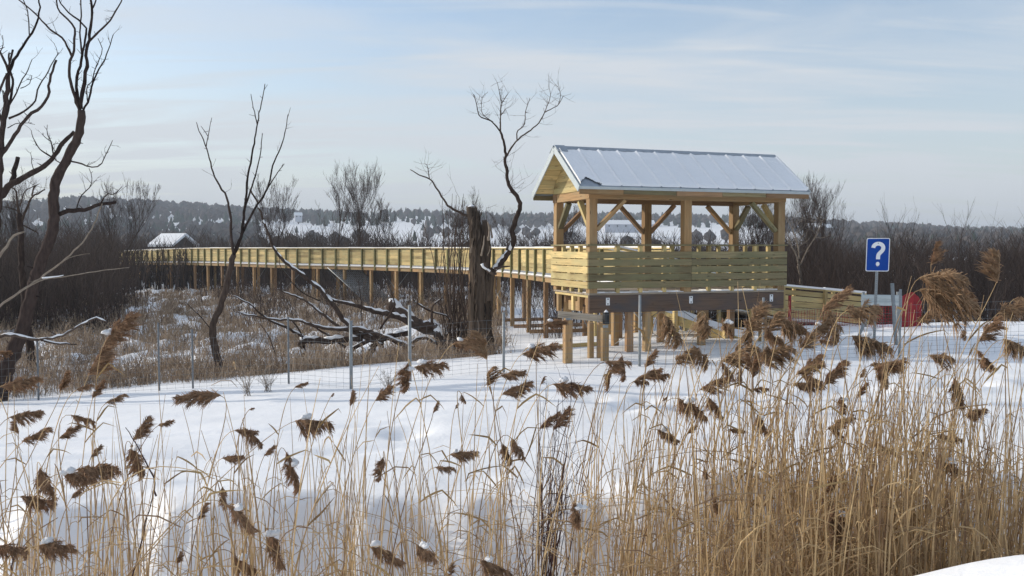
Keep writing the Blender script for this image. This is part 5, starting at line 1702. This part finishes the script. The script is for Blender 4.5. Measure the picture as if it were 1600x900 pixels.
# stalks that carry no plume: the nearest ones singly, the rest as one tangle
def stalk(px, Y, hgt, bent):
    x = (px - 800) / F * Y
    g = gz(x, Y)
    root = Vector((x, Y, g - .05))
    lx = random.gauss(.02, .12) * hgt
    if bent:
        s = random.choice((-1, 1, 1))
        top = root + Vector((s * hgt * random.uniform(.5, .9), random.gauss(0, .15), hgt * random.uniform(.35, .7)))
        cv = bez(root, root + Vector((s * .05, 0, hgt * .75)), top + Vector((-s * hgt * .35, 0, .18)), top, 12)
    else:
        top = root + Vector((lx, random.gauss(0, .08) * hgt, hgt))
        cv = bez(root, root + Vector((lx * .1, 0, hgt * .4)), root + Vector((lx * .6 + random.gauss(0, .03), 0, hgt * .75)), top, 10)
    return root, cv
def density_px():
    t = random.random()
    if t < .22: return random.uniform(-90, 560)
    if t < .42: return random.uniform(520, 1040)
    return random.uniform(1000, 1720) if random.random() < .72 else random.uniform(1080, 1400)
for i in range(150):
    px = density_px(); Y = random.uniform(5.8, 8.2)
    bent = random.random() < .05
    hgt = random.uniform(1.0, 2.35) * (1.12 if px > 1000 else .92)
    root, cv = stalk(px, Y, hgt, bent)
    m = MB(); r0 = random.uniform(.0046, .0070)
    m.tube(cv, [lerp(r0, .0018, k / (len(cv) - 1)) for k in range(len(cv))], 5, False)
    o = empty('reed_stalk', root, 'dry straw coloured reed stalk that has lost its plume', 'reed', 'bare reed stalks')
    m.build('stem', M['straw'], o)
    for _ in range(random.choice((0, 0, 1))):
        mm = MB(); k = random.randrange(3, len(cv) - 1)
        blade(mm, cv[k], Vector((random.choice((-1, 1)) * random.uniform(.3, .9), random.uniform(-.4, .4), random.uniform(.1, 1))).normalized(), random.uniform(.14, .40), random.uniform(.009, .017), random.uniform(.3, 1.2))
        mm.build('leaf', M['leaf'], o)
# the tangle
rg = np.random.default_rng(77)
parts = []
n = 2300
px = np.where(rg.random(n) < .76, rg.normal(1390, 195, n), np.where(rg.random(n) < .5, rg.uniform(-120, 1050, n), rg.choice([40, 150, 200, 380, 535, 560, 640, 780, 900, 980], n) + rg.normal(0, 16, n)))
px = np.where(px > 1760, rg.uniform(1100, 1700, n), px)
Yb = rg.uniform(5.8, 10.0, n)
Xb = (px - 800) / F * Yb
zg = ground(Xb, Yb) - .05
h = rg.uniform(.7, 2.35, n) * np.where(px > 1000, 1.0, .85) * np.where(rg.random(n) < .35, .6, 1)
ln_ = np.stack([rg.normal(.02, .10, n), rg.normal(0, .08, n)], 1) * h[:, None]
ch = np.zeros((n, 6, 3))
for j in range(6):
    t = j / 5
    ch[:, j, 0] = Xb + ln_[:, 0] * t ** 1.8; ch[:, j, 1] = Yb + ln_[:, 1] * t ** 1.8; ch[:, j, 2] = zg + h * t * (1 - .04 * t)
r0 = rg.uniform(.0034, .0066, n)
v, q, w = prisms(ch, r0[:, None] * np.array([1, .95, .9, .8, .6, .3])[None])
parts.append((v, q, rg.random(n)[w]))
# leaves and broken pieces low down
n = 3600
px = np.where(rg.random(n) < .84, rg.normal(1380, 210, n), rg.uniform(-140, 1080, n))
Yb = rg.uniform(5.8, 9.8, n); Xb = (px - 800) / F * Yb
zg = ground(Xb, Yb)
hb_ = np.abs(rg.normal(0, .55, n))
az = rg.uniform(0, 2 * np.pi, n); el = rg.uniform(-.5, 1.3, n)
d = np.stack([np.cos(az) * np.cos(el), np.sin(az) * np.cos(el) * .6, np.sin(el)], 1)
ln = rg.uniform(.12, .55, n)
p0 = np.stack([Xb, Yb, zg + hb_], 1)
ch = np.stack([p0, p0 + d * ln[:, None] * .4 + [0, 0, .03], p0 + d * ln[:, None] * .75, p0 + d * ln[:, None] - np.array([0, 0, 1.0]) * (ln * rg.uniform(.05, .35, n))[:, None]], 1)
for j in range(1, 4):
    ch[:, j, 2] = np.maximum(ch[:, j, 2], zg + .01)
r0 = rg.uniform(.0025, .0062, n)
v, q, w = prisms(ch, r0[:, None] * np.array([.7, 1, .9, .2])[None])
parts.append((v, q, rg.random(n)[w]))
# long arching broken stalks
n = 150
px = np.where(rg.random(n) < .6, rg.normal(1300, 220, n), rg.uniform(-160, 1100, n)); Yb = rg.uniform(5.8, 9, n); Xb = (px - 800) / F * Yb
zg = ground(Xb, Yb)
s = np.where(rg.random(n) < .6, 1, -1); span = rg.uniform(.6, 1.6, n); hh_ = rg.uniform(.35, 1.1, n)
ch = np.zeros((n, 8, 3))
for j in range(8):
    t = j / 7
    ch[:, j, 0] = Xb + s * span * t ** 1.3; ch[:, j, 1] = Yb + .2 * t * rg.normal(0, 1, n) * .2; ch[:, j, 2] = zg + hh_ * (1 - (1 - t) ** 2.2) - .25 * hh_ * t ** 4
r0 = rg.uniform(.003, .0048, n)
v, q, w = prisms(ch, r0[:, None] * np.linspace(1, .4, 8)[None])
parts.append((v, q, rg.random(n)[w]))
v, q, t = join(parts)
link('dead_reeds', np_mesh('dead_reeds', v, q, M['straw'], t), 'dense tangle of dry straw stalks and broken leaves filling the ditch', 'reeds', kind='stuff')

# dark red twiggy shrub in the ditch
b = P(848, 905, 7.4); b.z = gz(b.x, 7.4)
m = MB()
for i in range(30):
    tip = P(random.gauss(872, 30), random.uniform(590, 800), 7.4 + random.uniform(-.3, .3))
    base = b + Vector((random.gauss(0, .06), random.gauss(0, .06), -.05))
    md = base.lerp(tip, .45) + Vector((random.gauss(-.02, .04), 0, .05))
    c = crook([base, md, tip], .12, .008)
    rad = [lerp(random.uniform(.004, .007), .0018, k / (len(c) - 1)) for k in range(len(c))]
    m.tube(c, rad, 5, False)
    twigs(m, c, rad, 4, .12, .4, 1.1, .0026, 1)
m.thing('twig_shrub', M['shrub'], b, 'dark leafless twiggy shrub among the reeds below the dead trunk', 'shrub')
b = P(205, 905, 6.9); b.z = gz(b.x, 6.9)
m = MB()
for pts in ([(200, 930), (222, 840), (238, 770), (244, 720)], [(244, 775), (238, 740), (215, 700), (196, 668)], [(10, 930), (22, 870), (30, 840)]):
    c = crook([P(x, y, 6.9) for x, y in pts], .05, .004); m.tube(c, [lerp(.008, .003, k / (len(c) - 1)) for k in range(len(c))], 5)
m.thing('twig_shrub', M['shrub'], b, 'single dark crooked twig standing among reeds at lower left', 'shrub')
# snow clumps lying in the reed bed
for k, (px, py, r, lab) in enumerate(((1212, 872, .050, 'small lump of snow lodged low in the densest reeds'), (1375, 800, .036, 'tiny lump of snow caught halfway up the dense reeds'), (905, 893, .042, 'lump of snow in the reeds right of the dark twiggy shrub'))):
    Y = 7.6; c = P(px, py, Y)
    m = MB(); n_, k_ = 8, 12
    for i in range(n_ + 1):
        th = math.pi * i / n_
        for j in range(k_):
            f = 1 + random.uniform(-.12, .12)
            m.v.append(c + Vector((math.sin(th) * math.cos(2 * math.pi * j / k_) * r * 1.2 * f, math.sin(th) * math.sin(2 * math.pi * j / k_) * r * f, math.cos(th) * r * .8 * f)))
    for i in range(n_):
        for j in range(k_): m.face([i * k_ + j, (i + 1) * k_ + j, (i + 1) * k_ + (j + 1) % k_, i * k_ + (j + 1) % k_], None, .5, True)
    m.thing('snow_lump', M['lump'], c, lab, 'snow')
